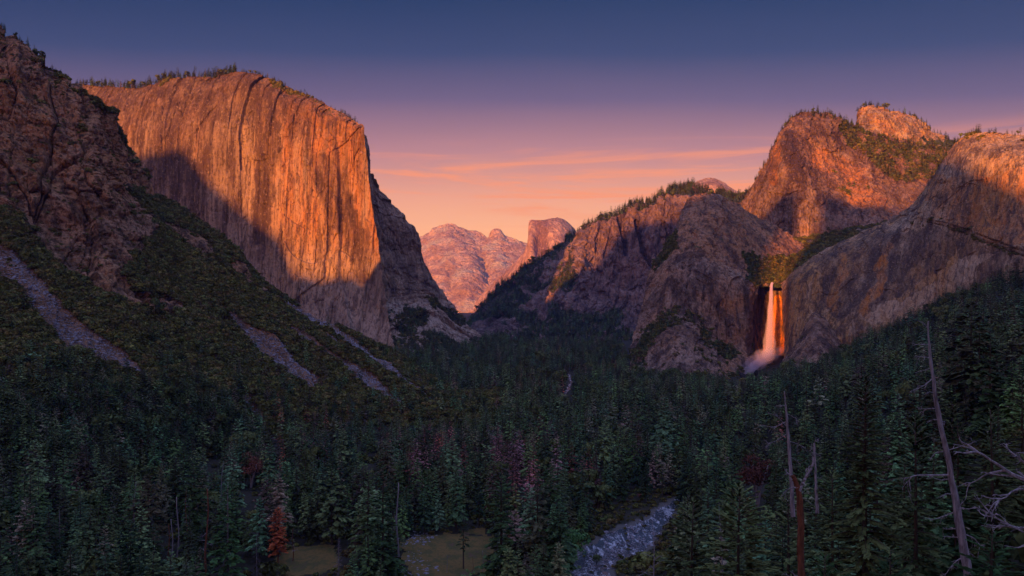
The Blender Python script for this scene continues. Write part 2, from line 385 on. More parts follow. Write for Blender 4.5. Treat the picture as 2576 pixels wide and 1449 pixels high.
def att(V, N, Q):
    px, py = Q[..., 0], Q[..., 1]; n = fbm(V / 450, 4)
    return {'stain_shade': np.clip(.55 * smooth(n, .0, .5) + .6 * polydist(px, py, [(1140, 690), (1128, 730)], [15, 12]), 0, 1), 'veg': -.4 + .5 * smooth(py, 740, 800) + n * .4,
            'pale': np.clip(.7 * smooth(-n, 0, .5), 0, 1)}
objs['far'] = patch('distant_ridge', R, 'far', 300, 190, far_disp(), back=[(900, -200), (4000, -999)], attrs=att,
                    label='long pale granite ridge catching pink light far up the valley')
R = [
 [(1150,835,13800),(1200,760,13700),(1250,708,13500),(1300,662,13300),(1330,618,13150),(1334,560,13100),(1345,556,13050),(1362,556,13000),(1383,553,13100),(1402,552,13250),(1422,560,13400),(1440,578,13500),(1458,605,13600),(1500,650,13700)],
 [(1155,842,13500),(1205,775,13400),(1255,722,13250),(1302,675,13050),(1329,635,12850),(1335,600,12750),(1346,590,12850),(1363,585,12880),(1384,575,12850),(1404,572,12950),(1425,582,13100),(1443,600,13200),(1462,625,13300),(1500,670,13400)],
 [(1160,850,13000),(1212,795,12900),(1262,750,12800),(1304,705,12650),(1330,680,12550),(1338,655,12500),(1350,645,12680),(1366,640,12720),(1386,625,12600),(1407,620,12620),(1428,625,12750),(1447,640,12900),(1466,660,13000),(1500,700,13100)],
 [(1165,870,12200),(1220,840,12100),(1270,820,12000),(1308,800,11900),(1334,790,11800),(1342,780,11800),(1355,775,11850),(1370,770,11850),(1390,760,11850),(1411,755,11900),(1433,755,12000),(1450,760,12100),(1470,770,12200),(1500,790,12300)],
]
def att(V, N, Q):
    px, py = Q[..., 0], Q[..., 1]; n = fbm(V / 300, 4)
    face = polydist(px, py, [(1363, 570), (1362, 625), (1350, 655)], [20, 19, 10])  # shade on the sheer face, painted in as darker rock
    return {'stain_shade': np.clip(.85 * face + .5 * smooth(n, .1, .5) * smooth(py, 640, 700), 0, 1), 'veg': -.4 + .6 * smooth(py, 660, 760) + n * .5}
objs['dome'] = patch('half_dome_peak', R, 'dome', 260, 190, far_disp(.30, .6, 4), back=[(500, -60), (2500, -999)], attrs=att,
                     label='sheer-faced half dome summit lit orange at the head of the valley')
R = [
 [(1715,500,8000),(1730,474,7900),(1750,459,7800),(1775,451,7750),(1798,452,7750),(1820,461,7800),(1838,475,7900),(1870,492,8000)],
 [(1715,510,7700),(1732,490,7600),(1752,478,7500),(1776,474,7450),(1799,474,7450),(1821,480,7500),(1839,490,7600),(1870,505,7700)],
 [(1715,560,7500),(1734,550,7400),(1754,545,7300),(1777,545,7250),(1800,545,7250),(1822,548,7300),(1840,550,7400),(1870,560,7500)],
]
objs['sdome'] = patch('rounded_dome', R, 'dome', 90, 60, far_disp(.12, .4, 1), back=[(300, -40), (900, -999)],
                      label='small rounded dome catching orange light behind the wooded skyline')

# --- wooded valley side with cliffs, centre right
R = [
 [(1172,815,5300),(1182,798,5300),(1250,742,5300),(1330,680,5350),(1430,604,5400),(1490,556,5350),(1560,533,5300),(1640,510,5250),(1740,488,5200),(1840,492,5200),(1940,470,5200)],
 [(1174,822,5150),(1186,810,5120),(1262,765,5050),(1345,702,5050),(1440,630,5080),(1490,568,5150),(1560,545,5130),(1640,528,5080),(1740,510,5050),(1840,515,5050),(1940,510,5050)],
 [(1175,832,5000),(1192,826,4950),(1275,786,4800),(1352,745,4780),(1436,690,4800),(1485,650,4950),(1556,650,4960),(1640,645,4900),(1740,640,4850),(1840,640,4850),(1940,640,4850)],
 [(1176,845,4850),(1195,842,4780),(1282,815,4600),(1358,790,4560),(1432,775,4540),(1482,765,4720),(1550,770,4760),(1640,775,4700),(1740,780,4650),(1840,780,4600),(1940,780,4600)],
 [(1177,858,4600),(1200,856,4500),(1290,842,4350),(1365,830,4300),(1432,828,4250),(1482,825,4300),(1550,826,4350),(1640,826,4300),(1740,830,4250),(1840,830,4200),(1940,830,4200)],
 [(1178,886,4150),(1205,888,4000),(1295,890,3900),(1370,890,3850),(1432,890,3800),(1482,890,3780),(1550,890,3750),(1640,890,3750),(1740,890,3750),(1840,890,3750),(1940,890,3750)],
]
def att(V, N, Q):
    px, py = Q[..., 0], Q[..., 1]; n = fbm(V / 90, 4)
    cl = inpoly(px, py, [(1455,600),(1490,560),(1560,535),(1640,520),(1720,500),(1940,520),(1940,790),(1640,790),(1590,800),(1545,780),(1500,810),(1450,790),(1390,770),(1370,800),(1300,780),(1330,735),(1440,735)]).astype(float)
    but = inpoly(px, py, [(1190,815),(1235,795),(1300,800),(1325,850),(1230,865),(1200,865)]).astype(float)
    lowr = inpoly(px, py, [(1560,850),(1600,790),(1640,760),(1660,790),(1625,840),(1590,860)]).astype(float)
    veg = .80 + n * .9 - 1.05 * cl - .75 * np.clip(but + lowr, 0, 1)
    veg = veg - .30 * polydist(px, py, [(1350, 730), (1440, 630), (1490, 560)], [40, 35, 20])
    crack = polydist(px, py, [(1553, 540), (1572, 600), (1575, 640)], [4, 5, 3]) + polydist(px, py, [(1600, 555), (1622, 640), (1650, 680)], [3, 5, 5])
    return {'veg': veg, 'stain_shade': np.clip(crack + .5 * smooth(n, .1, .5), 0, 1), 'pale': .7 * polydist(px, py, [(1520, 730), (1620, 730), (1640, 735)], [3, 3, 3])}
def dd(V, N, Q):
    V, N = cliff_disp(1.3, 1.5, 3.2, 1.1)(V, N, Q); px, py = Q[..., 0], Q[..., 1]
    crack = polydist(px, py, [(1553, 540), (1572, 600), (1575, 640)], [6, 7, 5]) + polydist(px, py, [(1600, 555), (1622, 640), (1650, 680)], [5, 7, 7])
    V[..., 1] += 60 * np.clip(crack, 0, 1); return V, N
objs['mid'] = patch('valley_side', R, 'mid', 440, 300, dd, back=[(500, -20), (1600, -999)], attrs=att,
                    label='wooded valley side with purple cliffs below a forested skyline')

# --- big cathedral-shaped rock and the peak behind it
R = [
 [(2120,352,4500),(2166,345,4480),(2170,300,4460),(2173,278,4450),(2200,272,4450),(2250,285,4460),(2300,303,4500),(2330,332,4550),(2395,356,4600),(2450,385,4700)],
 [(2120,375,4350),(2166,370,4320),(2172,330,4280),(2176,310,4270),(2202,300,4270),(2252,312,4280),(2302,328,4330),(2332,350,4380),(2397,374,4450),(2450,400,4500)],
 [(2120,400,4250),(2167,395,4220),(2174,365,4200),(2179,350,4190),(2204,345,4190),(2254,350,4200),(2304,360,4230),(2334,378,4260),(2399,398,4300),(2450,415,4350)],
 [(2120,480,4000),(2167,480,4000),(2176,480,4000),(2182,480,4000),(2206,480,4000),(2256,480,4000),(2306,480,4000),(2336,490,4000),(2401,500,4000),(2450,510,4000)],
]
def att(V, N, Q):
    px, py = Q[..., 0], Q[..., 1]; n = fbm(V / 50, 4)
    return {'veg': -.1 + n * .6 + .5 * smooth(py, 340, 360) + .3 * smooth(px, 2290, 2330) + .35 * polydist(px, py, [(2200, 270), (2300, 300), (2400, 356)], [6, 8, 10]), 'rust': np.clip(.35 * smooth(n, -.1, .3), 0, 1)}
objs['peak'] = patch('rear_peak', R, 'wall', 200, 130, cliff_disp(.9, .9, 2.5, 1.6), back=[(300, -30), (1500, -999)], attrs=att,
                     label='blunt square-topped peak with trees behind the big right-hand rock')
R = [
 [(1868,520,3750),(1886,478,3700),(1903,448,3680),(1923,412,3660),(1946,368,3650),(1962,318,3660),(1990,294,3700),(2030,286,3760),(2080,291,3820),(2130,310,3880),(2185,336,3940),(2260,352,4000),(2340,372,4050),(2420,390,4100)],
 [(1866,530,3700),(1888,500,3620),(1908,470,3560),(1930,440,3520),(1952,400,3500),(1972,352,3510),(2000,330,3570),(2040,322,3630),(2085,325,3690),(2135,345,3760),(2190,372,3830),(2262,390,3900),(2342,410,3930),(2420,420,3950)],
 [(1866,545,3600),(1890,525,3540),(1912,505,3480),(1936,480,3440),(1962,450,3400),(1988,415,3400),(2015,400,3450),(2055,395,3540),(2100,400,3600),(2150,415,3640),(2205,430,3700),(2270,450,3750),(2345,460,3800),(2420,470,3800)],
 [(1866,560,3540),(1895,548,3470),(1920,540,3420),(1945,530,3380),(1972,510,3340),(2002,490,3330),(2032,480,3360),(2072,470,3420),(2118,470,3460),(2168,480,3500),(2222,495,3560),(2280,510,3620),(2350,520,3650),(2420,530,3650)],
 [(1866,590,3480),(1900,585,3420),(1928,580,3370),(1955,580,3330),(1985,575,3300),(2015,570,3280),(2048,565,3290),(2088,560,3320),(2132,555,3340),(2182,560,3360),(2236,570,3400),(2292,575,3450),(2356,580,3500),(2420,590,3500)],
 [(1866,650,3420),(1905,650,3370),(1935,650,3330),(1962,650,3290),(1992,650,3260),(2022,650,3240),(2055,650,3240),(2095,650,3260),(2140,650,3270),(2190,650,3280),(2242,650,3300),(2300,650,3350),(2360,650,3400),(2420,650,3400)],
]
def att(V, N, Q):
    px, py = Q[..., 0], Q[..., 1]; n = fbm(V / 55, 4)
    wood = inpoly(px, py, [(2100,300),(2190,345),(2420,380),(2420,470),(2340,450),(2280,455),(2230,440),(2170,400),(2120,340)]).astype(float)
    low = inpoly(px, py, [(2010,545),(2060,548),(2110,575),(2160,600),(2190,660),(1990,660),(1985,610)]).astype(float)
    led = polydist(px, py, [(2105, 440), (2140, 470), (2190, 470)], [8, 9, 4]) + polydist(px, py, [(2105, 475), (2150, 490)], [8, 7])
    veg = -.45 + n * .45 + 1.0 * wood + .75 * low + .9 * np.clip(led, 0, 1) + .5 * smooth(py, 320, 292) + .25 * polydist(px, py, [(1985, 310), (2040, 360), (2100, 430)], [10, 10, 6])
    rust = .7 * polydist(px, py, [(1958, 370), (1950, 430), (1945, 470)], [9, 11, 7]) + .75 * polydist(px, py, [(2060, 400), (2140, 440), (2170, 500), (2230, 545)], [28, 34, 30, 22]) * (.75 + n)  # sunlit pillar edge and diagonal slab painted as orange rock
    lit_slab = polydist(px, py, [(2050, 380), (2140, 430), (2175, 500), (2240, 550)], [34, 44, 40, 30])
    stain_shade = .6 * (1 - lit_slab) * (.75 + n) * smooth(py, 600, 480) + .8 * polydist(px, py, [(1985, 340), (1990, 400), (2010, 450)], [14, 22, 18]) * (.8 + n) + .5 * polydist(px, py, [(2070, 345), (2100, 350)], [30, 24]) * (.7 + n)  # rock outside the sunlit slab darkened to paint in shade
    return {'veg': veg, 'rust': np.clip(rust, 0, 1), 'stain_shade': np.clip(stain_shade, 0, 1), 'pale': np.clip(.8 * smooth(py, 500, 600) * (.5 + n) + .8 * polydist(px, py, [(2022, 500), (2012, 545)], [6, 7]), 0, 1)}
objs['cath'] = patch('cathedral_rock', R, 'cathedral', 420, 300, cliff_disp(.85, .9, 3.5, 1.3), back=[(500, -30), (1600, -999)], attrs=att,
                     label='broad dome-shouldered rock mass with slabs painted sunlit orange above the waterfall valley')
# --- the hanging valley behind the lip of the fall
R = [
 [(1820,560,3300),(1900,575,3350),(1980,585,3400),(2060,580,3420),(2150,570,3420),(2260,560,3400),(2400,540,3400)],
 [(1830,640,2950),(1910,650,2950),(1975,640,2950),(2050,620,2950),(2140,600,2950),(2250,580,2950),(2400,560,2950)],
 [(1850,700,2600),(1925,706,2620),(1970,700,2620),(2040,660,2600),(2130,630,2600),(2240,600,2600),(2400,580,2600)],
 [(1870,714,2520),(1932,714,2540),(1965,714,2540),(2030,690,2520),(2120,650,2500),(2230,620,2500),(2400,600,2500)],
]
def att(V, N, Q): return {'veg': .75 + .5 * fbm(V / 60, 3)}
objs['hang'] = patch('hanging_valley', R, 'cathedral', 200, 110, cliff_disp(.4, .5, 1, 1.5), below=10, attrs=att,
                     label='dark brushy hanging valley above the lip of the waterfall')

# --- lower rock left of the waterfall
R = [
 [(1640,660,2800),(1655,640,2800),(1698,588,2800),(1720,525,2820),(1745,493,2820),(1795,492,2840),(1875,528,2900),(1985,590,2980),(2045,648,3000)],
 [(1638,668,2700),(1652,655,2690),(1690,610,2690),(1715,560,2700),(1745,540,2700),(1800,545,2700),(1880,585,2720),(1965,650,2700),(2005,690,2650)],
 [(1634,680,2620),(1648,672,2600),(1682,645,2580),(1708,625,2560),(1745,622,2540),(1805,650,2540),(1860,690,2540),(1915,708,2560),(1945,714,2580)],
 [(1630,700,2560),(1644,700,2540),(1674,690,2510),(1704,682,2490),(1744,685,2470),(1802,700,2450),(1852,712,2450),(1893,718,2470),(1912,720,2520)],
 [(1612,800,2500),(1634,795,2470),(1664,790,2440),(1700,785,2420),(1744,790,2410),(1800,800,2410),(1848,802,2420),(1882,805,2440),(1900,805,2530)],
 [(1600,850,2460),(1625,838,2430),(1655,820,2400),(1695,800,2380),(1744,820,2380),(1800,860,2380),(1845,880,2390),(1877,880,2420),(1893,880,2520)],
 [(1593,890,2400),(1618,880,2350),(1648,865,2320),(1690,850,2300),(1744,860,2290),(1798,885,2300),(1842,900,2310),(1872,905,2350),(1892,905,2450)],
 [(1588,935,2300),(1612,940,2250),(1645,945,2220),(1690,950,2190),(1744,955,2180),(1796,958,2190),(1838,962,2210),(1866,955,2260),(1890,940,2400)],
]
def att(V, N, Q):
    px, py = Q[..., 0], Q[..., 1]; n = fbm(V / 40, 4); n2 = fbm(V / 22 + 3, 3)
    top = inpoly(px, py, [(1640,640),(1700,580),(1745,480),(1900,520),(2060,640),(1950,720),(1890,712),(1850,690),(1740,630),(1690,640),(1650,690)]).astype(float)
    gul = inpoly(px, py, [(1860,640),(1900,640),(1950,640),(2060,650),(1950,722),(1895,716),(1870,690)]).astype(float)
    tri = polydist(px, py, [(1605, 900), (1640, 850), (1690, 790), (1740, 800), (1790, 860), (1850, 895)], [14, 16, 22, 20, 14, 10])
    low = smooth(py, 830, 870)
    veg = -.45 + n * .4 + .62 * top + .55 * gul + (1.0 + n2) * tri + low * (.55 + n2 * 1.1) + .5 * polydist(px, py, [(1640, 690), (1700, 600)], [14, 14]) + .6 * smooth(py, 925, 950) - .45 * low * polydist(px, py, [(1650, 900), (1680, 870)], [26, 18])
    st = .7 * polydist(px, py, [(1895, 740), (1890, 900)], [12, 16]) + .6 * polydist(px, py, [(1770, 700), (1800, 760), (1830, 850)], [9, 12, 8]) * (.7 + n)
    return {'veg': veg, 'stain_shade': np.clip(st, 0, 1), 'rust': np.clip(.55 * smooth(px, 1790, 1830) * smooth(py, 710, 760) * (.5 + n) + .25 * top, 0, 1)}
objs['low'] = patch('lower_rock', R, 'cathedral', 330, 420, cliff_disp(.62, .6, 3.5, 1.5), back=[(250, -50), (900, -999)], attrs=att,
                    label='brown peaked rock with a dark brush band standing left of the waterfall')
# --- alcove behind the fall
R = [
 [(1885,716,2600),(1905,718,2620),(1925,716,2630),(1945,716,2630),(1965,714,2620),(1985,712,2560)],
 [(1880,800,2590),(1902,800,2615),(1923,800,2625),(1945,800,2625),(1966,800,2610),(1985,800,2540)],
 [(1875,895,2540),(1900,895,2570),(1922,895,2580),(1945,895,2580),(1970,895,2560),(1990,895,2500)],
 [(1860,965,2400),(1890,965,2420),(1920,965,2420),(1945,965,2420),(1975,965,2420),(2010,965,2400)],
]
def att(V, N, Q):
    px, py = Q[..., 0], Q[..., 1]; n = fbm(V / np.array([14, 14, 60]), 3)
    return {'rust': np.clip(2.2 * polydist(px, py, [(1957, 750), (1954, 810), (1956, 880)], [9, 15, 16]) * (.9 + n) + polydist(px, py, [(1905, 820), (1912, 880)], [9, 13]) * 1.6, 0, 1),  # mineral stain with sunlight beside the fall painted in
            'stain_shade': np.clip(.75 + n - 1.6 * polydist(px, py, [(1950, 740), (1950, 890)], [20, 32]), 0, 1), 'veg': smooth(py, 890, 930) * .9 - .3}
M['rusty'] = rock_mat('stained_sunlit_recess', (.24, .165, .13), (.05, .035, .035), (.30, .17, .09), .5, 4, streak=.4, russet_col=(.95, .34, .05))  # strong orange stands for sunlight on the stained recess rock
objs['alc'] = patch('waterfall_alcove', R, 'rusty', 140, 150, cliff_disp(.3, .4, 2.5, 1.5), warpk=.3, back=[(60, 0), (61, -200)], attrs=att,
                    label='dark recess with stained rock painted sunlit orange behind the waterfall')
# --- long wall right of the waterfall
R = [
 [(1962,714,2560),(1978,700,2520),(2012,668,2500),(2090,620,2480),(2200,572,2420),(2300,516,2340),(2350,452,2290),(2395,372,2240),(2438,338,2200),(2500,333,2150),(2576,344,2100),(2800,340,2000)],
 [(1966,735,2520),(1982,725,2475),(2018,700,2440),(2095,655,2400),(2205,610,2330),(2303,555,2250),(2355,500,2200),(2402,430,2150),(2446,398,2110),(2506,390,2060),(2580,395,2010),(2800,390,1900)],
 [(1968,790,2490),(1988,780,2440),(2028,765,2400),(2102,725,2350),(2210,680,2280),(2306,625,2200),(2360,575,2150),(2410,520,2100),(2455,490,2065),(2512,475,2020),(2585,470,1970),(2800,460,1860)],
 [(1970,850,2450),(1994,840,2400),(2038,820,2360),(2110,785,2310),(2215,745,2240),(2310,700,2165),(2368,655,2115),(2418,610,2070),(2464,580,2030),(2520,560,1990),(2592,550,1940),(2800,540,1830)],
 [(1972,900,2420),(2000,895,2370),(2048,885,2330),(2120,850,2270),(2220,820,2200),(2316,790,2130),(2376,760,2080),(2428,730,2030),(2474,700,1990),(2528,670,1950),(2600,645,1900),(2800,620,1800)],
]
crk = [(2300, 548), (2360, 562), (2420, 580), (2480, 605), (2576, 640), (2640, 655)]
def att(V, N, Q):
    px, py = Q[..., 0], Q[..., 1]; n = fbm(V / np.array([25, 25, 90]), 4); n3 = fbm(V / 60 + 11, 3)
    rust = .9 * polydist(px, py, [(2240, 620), (2215, 690), (2195, 750), (2180, 790)], [8, 14, 16, 12]) * (.8 + n) + .7 * polydist(px, py, [(2120, 640), (2110, 720), (2095, 780)], [10, 10, 14]) * (.7 + n)
    rust = np.maximum(rust, .6 * inpoly(px, py, [(2350,450),(2600,420),(2600,620),(2480,590),(2330,550)]) * (.75 + n))  # upper right of the wall tinted more orange
    rust = np.maximum(rust, .5 * smooth(px, 2040, 1990) * (.7 + n))
    pale = .9 * inpoly(px, py, [(2150,820),(2220,760),(2330,740),(2420,640),(2500,640),(2430,730),(2300,800)]) * (.6 + n3 * 1.2)
    band = np.clip(.85 * inpoly(px, py, [(2060,640),(2220,580),(2330,560),(2420,620),(2330,700),(2200,780),(2080,800)]) * (.75 + n) , 0, 1)
    veg = -.45 + n3 * .3 + .5 * smooth(N[..., 2], .5, .8) + .8 * polydist(px, py, crk, [2, 3, 4, 5, 5, 5]) + .35 * smooth(py, 352, 338)
    return {'rust': np.clip(rust, 0, 1), 'pale': np.clip(pale, 0, 1), 'stain_shade': np.clip(band - rust, 0, 1), 'veg': veg}
def dd(V, N, Q):
    V, N = cliff_disp(.5, .62, 5, .9)(V, N, Q); px, py = Q[..., 0], Q[..., 1]
    line = np.interp(px, [c[0] for c in crk], [c[1] for c in crk])
    k = smooth(px, 2290, 2360); V[..., 1] -= 14 * k * smooth(py, line - 60, line) * (1 - smooth(py, line, line + 4))
    V[..., 2] += 0; V[..., 1] += 10 * polydist(px, py, crk, [3, 4, 5, 6, 6, 6]); return V, N
objs['rwall'] = patch('long_rock_wall', R, 'wall', 560, 400, dd, back=[(300, -30), (1200, -999)], attrs=att,
                      label='long streaked rock wall with a diagonal crack at the right edge')
# --- small shrubby buttress right of the fall
R = [
 [(1968,905,2330),(1990,880,2330),(2020,830,2330),(2048,785,2330),(2075,800,2320),(2105,840,2300),(2125,870,2290),(2160,890,2280)],
 [(1966,925,2250),(1990,912,2240),(2022,880,2230),(2050,850,2225),(2078,855,2220),(2108,880,2210),(2130,900,2200),(2165,915,2200)],
 [(1964,960,2150),(1992,955,2130),(2024,950,2120),(2052,945,2110),(2082,945,2110),(2112,950,2110),(2136,950,2110),(2170,955,2110)],
]
def att(V, N, Q):
    px, py = Q[..., 0], Q[..., 1]; n = fbm(V / 24, 4)
    return {'veg': -.05 + n * .9 + .6 * smooth(py, 900, 940)}
objs['but'] = patch('shrubby_buttress', R, 'cathedral', 150, 110, cliff_disp(.35, .4, 2, 2), back=[(60, -20), (200, -999)], attrs=att,
                    label='low conical rock dotted with shrubs right of the foot of the waterfall')

# --- near ridge on the left
R = [
 [(-215,450,1780),(-60,60,1720),(0,52,1700),(45,105,1700),(90,148,1710),(150,178,1720),(205,232,1740),(262,288,1850),(318,340,1960),(352,392,2000),(396,470,1960),(440,508,1880),(520,572,1850),(590,625,1840),(662,712,1830),(800,795,1800),(980,885,1780),(1130,973,1740),(1240,1014,1650)],
 [(-215,490,1690),(-60,130,1620),(0,150,1610),(45,190,1610),(90,215,1610),(150,240,1610),(212,290,1620),(255,330,1720),(300,375,1860),(345,420,1930),(395,482,1920),(445,522,1850),(523,588,1820),(592,640,1810),(666,722,1800),(804,805,1775),(983,895,1755),(1132,980,1715),(1241,1018,1630)],
 [(-215,540,1570),(-60,320,1530),(0,330,1520),(45,345,1520),(90,355,1525),(150,370,1525),(222,390,1530),(262,400,1620),(302,425,1760),(345,455,1850),(393,495,1870),(448,540,1810),(528,612,1770),(598,665,1760),(672,738,1755),(810,822,1735),(988,908,1715),(1136,990,1680),(1242,1022,1600)],
 [(-215,580,1440),(-100,500,1430),(0,490,1430),(45,505,1430),(90,520,1435),(150,540,1440),(235,480,1480),(285,490,1560),(330,510,1650),(370,530,1720),(405,560,1740),(462,600,1700),(542,665,1680),(612,715,1670),(685,775,1670),(822,850,1660),(996,925,1650),(1140,1000,1640),(1243,1027,1580)],
 [(-215,680,1340),(-100,640,1330),(0,600,1340),(45,630,1340),(90,655,1340),(150,690,1340),(235,700,1370),(300,700,1410),(350,700,1450),(400,715,1490),(440,730,1510),(500,750,1520),(575,785,1530),(645,820,1540),(715,850,1550),(845,900,1560),(1010,950,1570),(1145,1010,1590),(1244,1032,1550)],
 [(-280,850,1150),(-100,850,1150),(0,830,1150),(45,840,1150),(90,850,1160),(160,870,1170),(245,880,1190),(315,885,1220),(370,890,1250),(430,895,1280),(480,900,1310),(540,910,1340),(615,925,1370),(685,940,1400),(750,950,1430),(870,970,1460),(1020,995,1490),(1150,1025,1530),(1245,1038,1510)],
 [(-280,1070,940),(-100,1070,940),(0,1060,950),(45,1060,955),(90,1060,965),(160,1060,980),(250,1060,1010),(320,1060,1040),(385,1055,1080),(450,1050,1120),(510,1045,1160),(570,1045,1190),(640,1050,1230),(710,1050,1270),(780,1050,1310),(890,1050,1360),(1030,1045,1410),(1155,1045,1450),(1246,1046,1460)],
 [(-280,1350,780),(-100,1350,780),(0,1340,790),(45,1335,795),(90,1325,810),(160,1310,830),(255,1280,870),(330,1250,920),(400,1220,980),(470,1190,1040),(530,1170,1090),(590,1155,1130),(660,1140,1180),(730,1125,1220),(800,1110,1270),(905,1095,1320),(1040,1085,1370),(1160,1072,1410),(1248,1065,1430)],
]
TALUS = [([(-60, 610), (60, 740), (160, 850), (250, 905), (350, 985)], [18, 30, 33, 22, 9]),
         ([(555, 795), (620, 860), (690, 920), (780, 990)], [9, 16, 30, 20]),
         ([(640, 830), (700, 890), (730, 930)], [4, 6, 8]),
         ([(690, 752), (780, 800), (900, 880), (1000, 950), (1080, 1022)], [10, 19, 21, 17, 11]),
         ([(720, 850), (820, 910), (920, 985), (1010, 1045)], [6, 12, 19, 12]),
         ([(770, 830), (860, 890), (960, 960)], [3, 6, 5]),
         ([(600, 1020), (640, 1060), (680, 1130), (750, 1175)], [8, 10, 14, 9])]
def talus_mask(px, py):
    m = np.zeros(np.shape(px))
    for l, w in TALUS: m = np.maximum(m, polydist(px, py, l, w))
    return m
ROCK = [[(-300,-300),(0,0),(120,150),(200,225),(350,390),(400,480),(330,470),(380,600),(300,720),(330,760),(400,760),(470,800),(430,820),(330,800),(240,760),(150,700),(80,640),(20,560),(-300,540)],
        [(400,540),(520,590),(560,640),(545,650),(430,590)],[(470,580),(520,640),(505,650),(440,600)],[(600,650),(650,712),(650,750),(620,735),(575,660)],[(520,620),(600,700),(560,690),(510,650)]]
def hill_parts(V, Q):
    px, py = Q[..., 0], Q[..., 1]
    n = fbm(V / 45, 4) * 38
    r = np.zeros(px.shape)
    for pl in ROCK: r = np.maximum(r, inpoly(px + n, py + n * .7, pl).astype(float))
    return r, talus_mask(px + n * .25, py + n * .2)
def dd(V, N, Q):
    px, py = Q[..., 0], Q[..., 1]
    r, t = hill_parts(V, Q)
    # spurs and gullies running down the fall line
    c = (px * .62 - py * .78)
    spur = ridged(np.stack([c / 105, (px + py) / 900, V[..., 1] * 0], -1), 3, .5)
    k = smooth(py - np.interp(px, [0, 400, 1200], [100, 520, 1010]), 30, 120)
    V = V + N * (spur * 15 * k)[..., None]
    H = N.copy(); H[..., 2] *= .4; H /= np.linalg.norm(H, axis=-1, keepdims=True)
    p = V / np.array([1, 1, 2.2])
    a = fbm(p / 120, 3) * 30 + fbm(p / 30, 4) * 7 + fbm(V / np.array([16, 16, 7]), 3) * 3
    for j, (w, h, am) in enumerate(((62, 260, 17), (26, 42, 7), (11, 8, 3.2))):
        b, e = joints(V, w, h, j + 3, -.5); a = a + am * b - am * .5 * (1 - smooth(e, 0, 3.5))
    top = smooth(py, 680, 560)
    w = np.maximum(r, top * smooth(px, 480, 380))
    V = V + H * (a * (.2 + .8 * w))[..., None] + N * (fbm(V / 60, 3) * 7 * (1 - w))[..., None]
    V = V - N * (t * 5)[..., None]
    return V, N
def att(V, N, Q):
    px, py = Q[..., 0], Q[..., 1]; r, t = hill_parts(V, Q); n = fbm(V / 28, 4)
    veg = .9 + n * .3 - 1.35 * r + r * (n * .8 + .35 * smooth(N[..., 2], .5, .8) + .15 * smooth(py, 330, 200)) - 1.6 * t
    return {'veg': veg, 'pale': np.clip(t * .3, 0, 1), 'stain_shade': np.clip(t * .35, 0, 1), 'rust': np.clip(.42 * smooth(py, 620, 420) * (.6 + n), 0, 1)}  # upper crags tinted orange to paint in low sunlight
objs['ridge'] = patch('left_hillside', R, 'crag', 620, 520, dd, back=[(110, -190), (420, -999)], attrs=att,
                      warpk=0.0, label='steep ridge of broken crags and brush with grey talus streaks on the left')

# --- unseen ridge added behind the viewer; skyline shaped to place the evening shadow
yR = -2500.0; tE = math.tan(SUN_EL) / math.cos(SUN_AZ); tA = math.tan(SUN_AZ)
def ridge_at(px, py, d):       # where the ray from that point towards the sun crosses the ridge line
    x, y, z = P(px, py, d); L = y - yR
    return float(x - L * tA), float(z + L * tE)
prof = [(-13500, 1500), (-11000, 1700), (-7000, 1750)]
prof += [ridge_at(*q) for q in [(200, 330, 3850), (330, 318, 3700), (385, 345, 3650), (440, 332, 3600), (470, 385, 3560), (520, 440, 3530), (600, 520, 3460), (645, 565, 3400),
                                (700, 600, 3340), (740, 690, 3300), (820, 700, 3280), (880, 690, 3250), (925, 720, 3180), (968, 800, 3150)]]
prof += [(-2950, 1420), (-2700, 1540), (-2350, 1520), (-2150, 1350)]
prof += [ridge_at(1700, 470, 2600), ridge_at(1960, 500, 3400), ridge_at(2060, 470, 3400), ridge_at(2150, 520, 3400), ridge_at(2240, 500, 3400)]
prof += [(-1150, 1125), (-900, 900), (-400, 980), (400, 900), (3000, 800), (20000, 600)]
prof.sort(); prof = [p for i, p in enumerate(prof) if i == 0 or p[0] - prof[i - 1][0] > 12]
xs = np.unique(np.concatenate([np.linspace(-6500, 1500, 900), np.linspace(-13500, 13500, 50)]))
zt = np.interp(xs, [p[0] for p in prof], [p[1] for p in prof]) + 14 * fbm(np.stack([xs / 120, xs * 0, xs * 0], -1), 3)
# a notch cut into the added skyline so sun reaches the waterfall
zt = np.minimum(zt, 600 + 900 * smooth(np.abs(xs + 1602), 20, 48))
V = np.stack([np.stack([xs + dy * tA, xs * 0 + yR + dy, zt * k - (1 - k) * 20], -1) for dy, k in ((900, 0), (500, .25), (200, .68), (60, .93), (0, 1), (-80, .9), (-900, .45), (-2500, 0))])
structure(grid_mesh('shadow_ridge', V, [M['crag']], {'veg': np.full(V.shape[:2], .6)}), 'unseen wooded ridge added behind the viewpoint to shape the evening shadow')

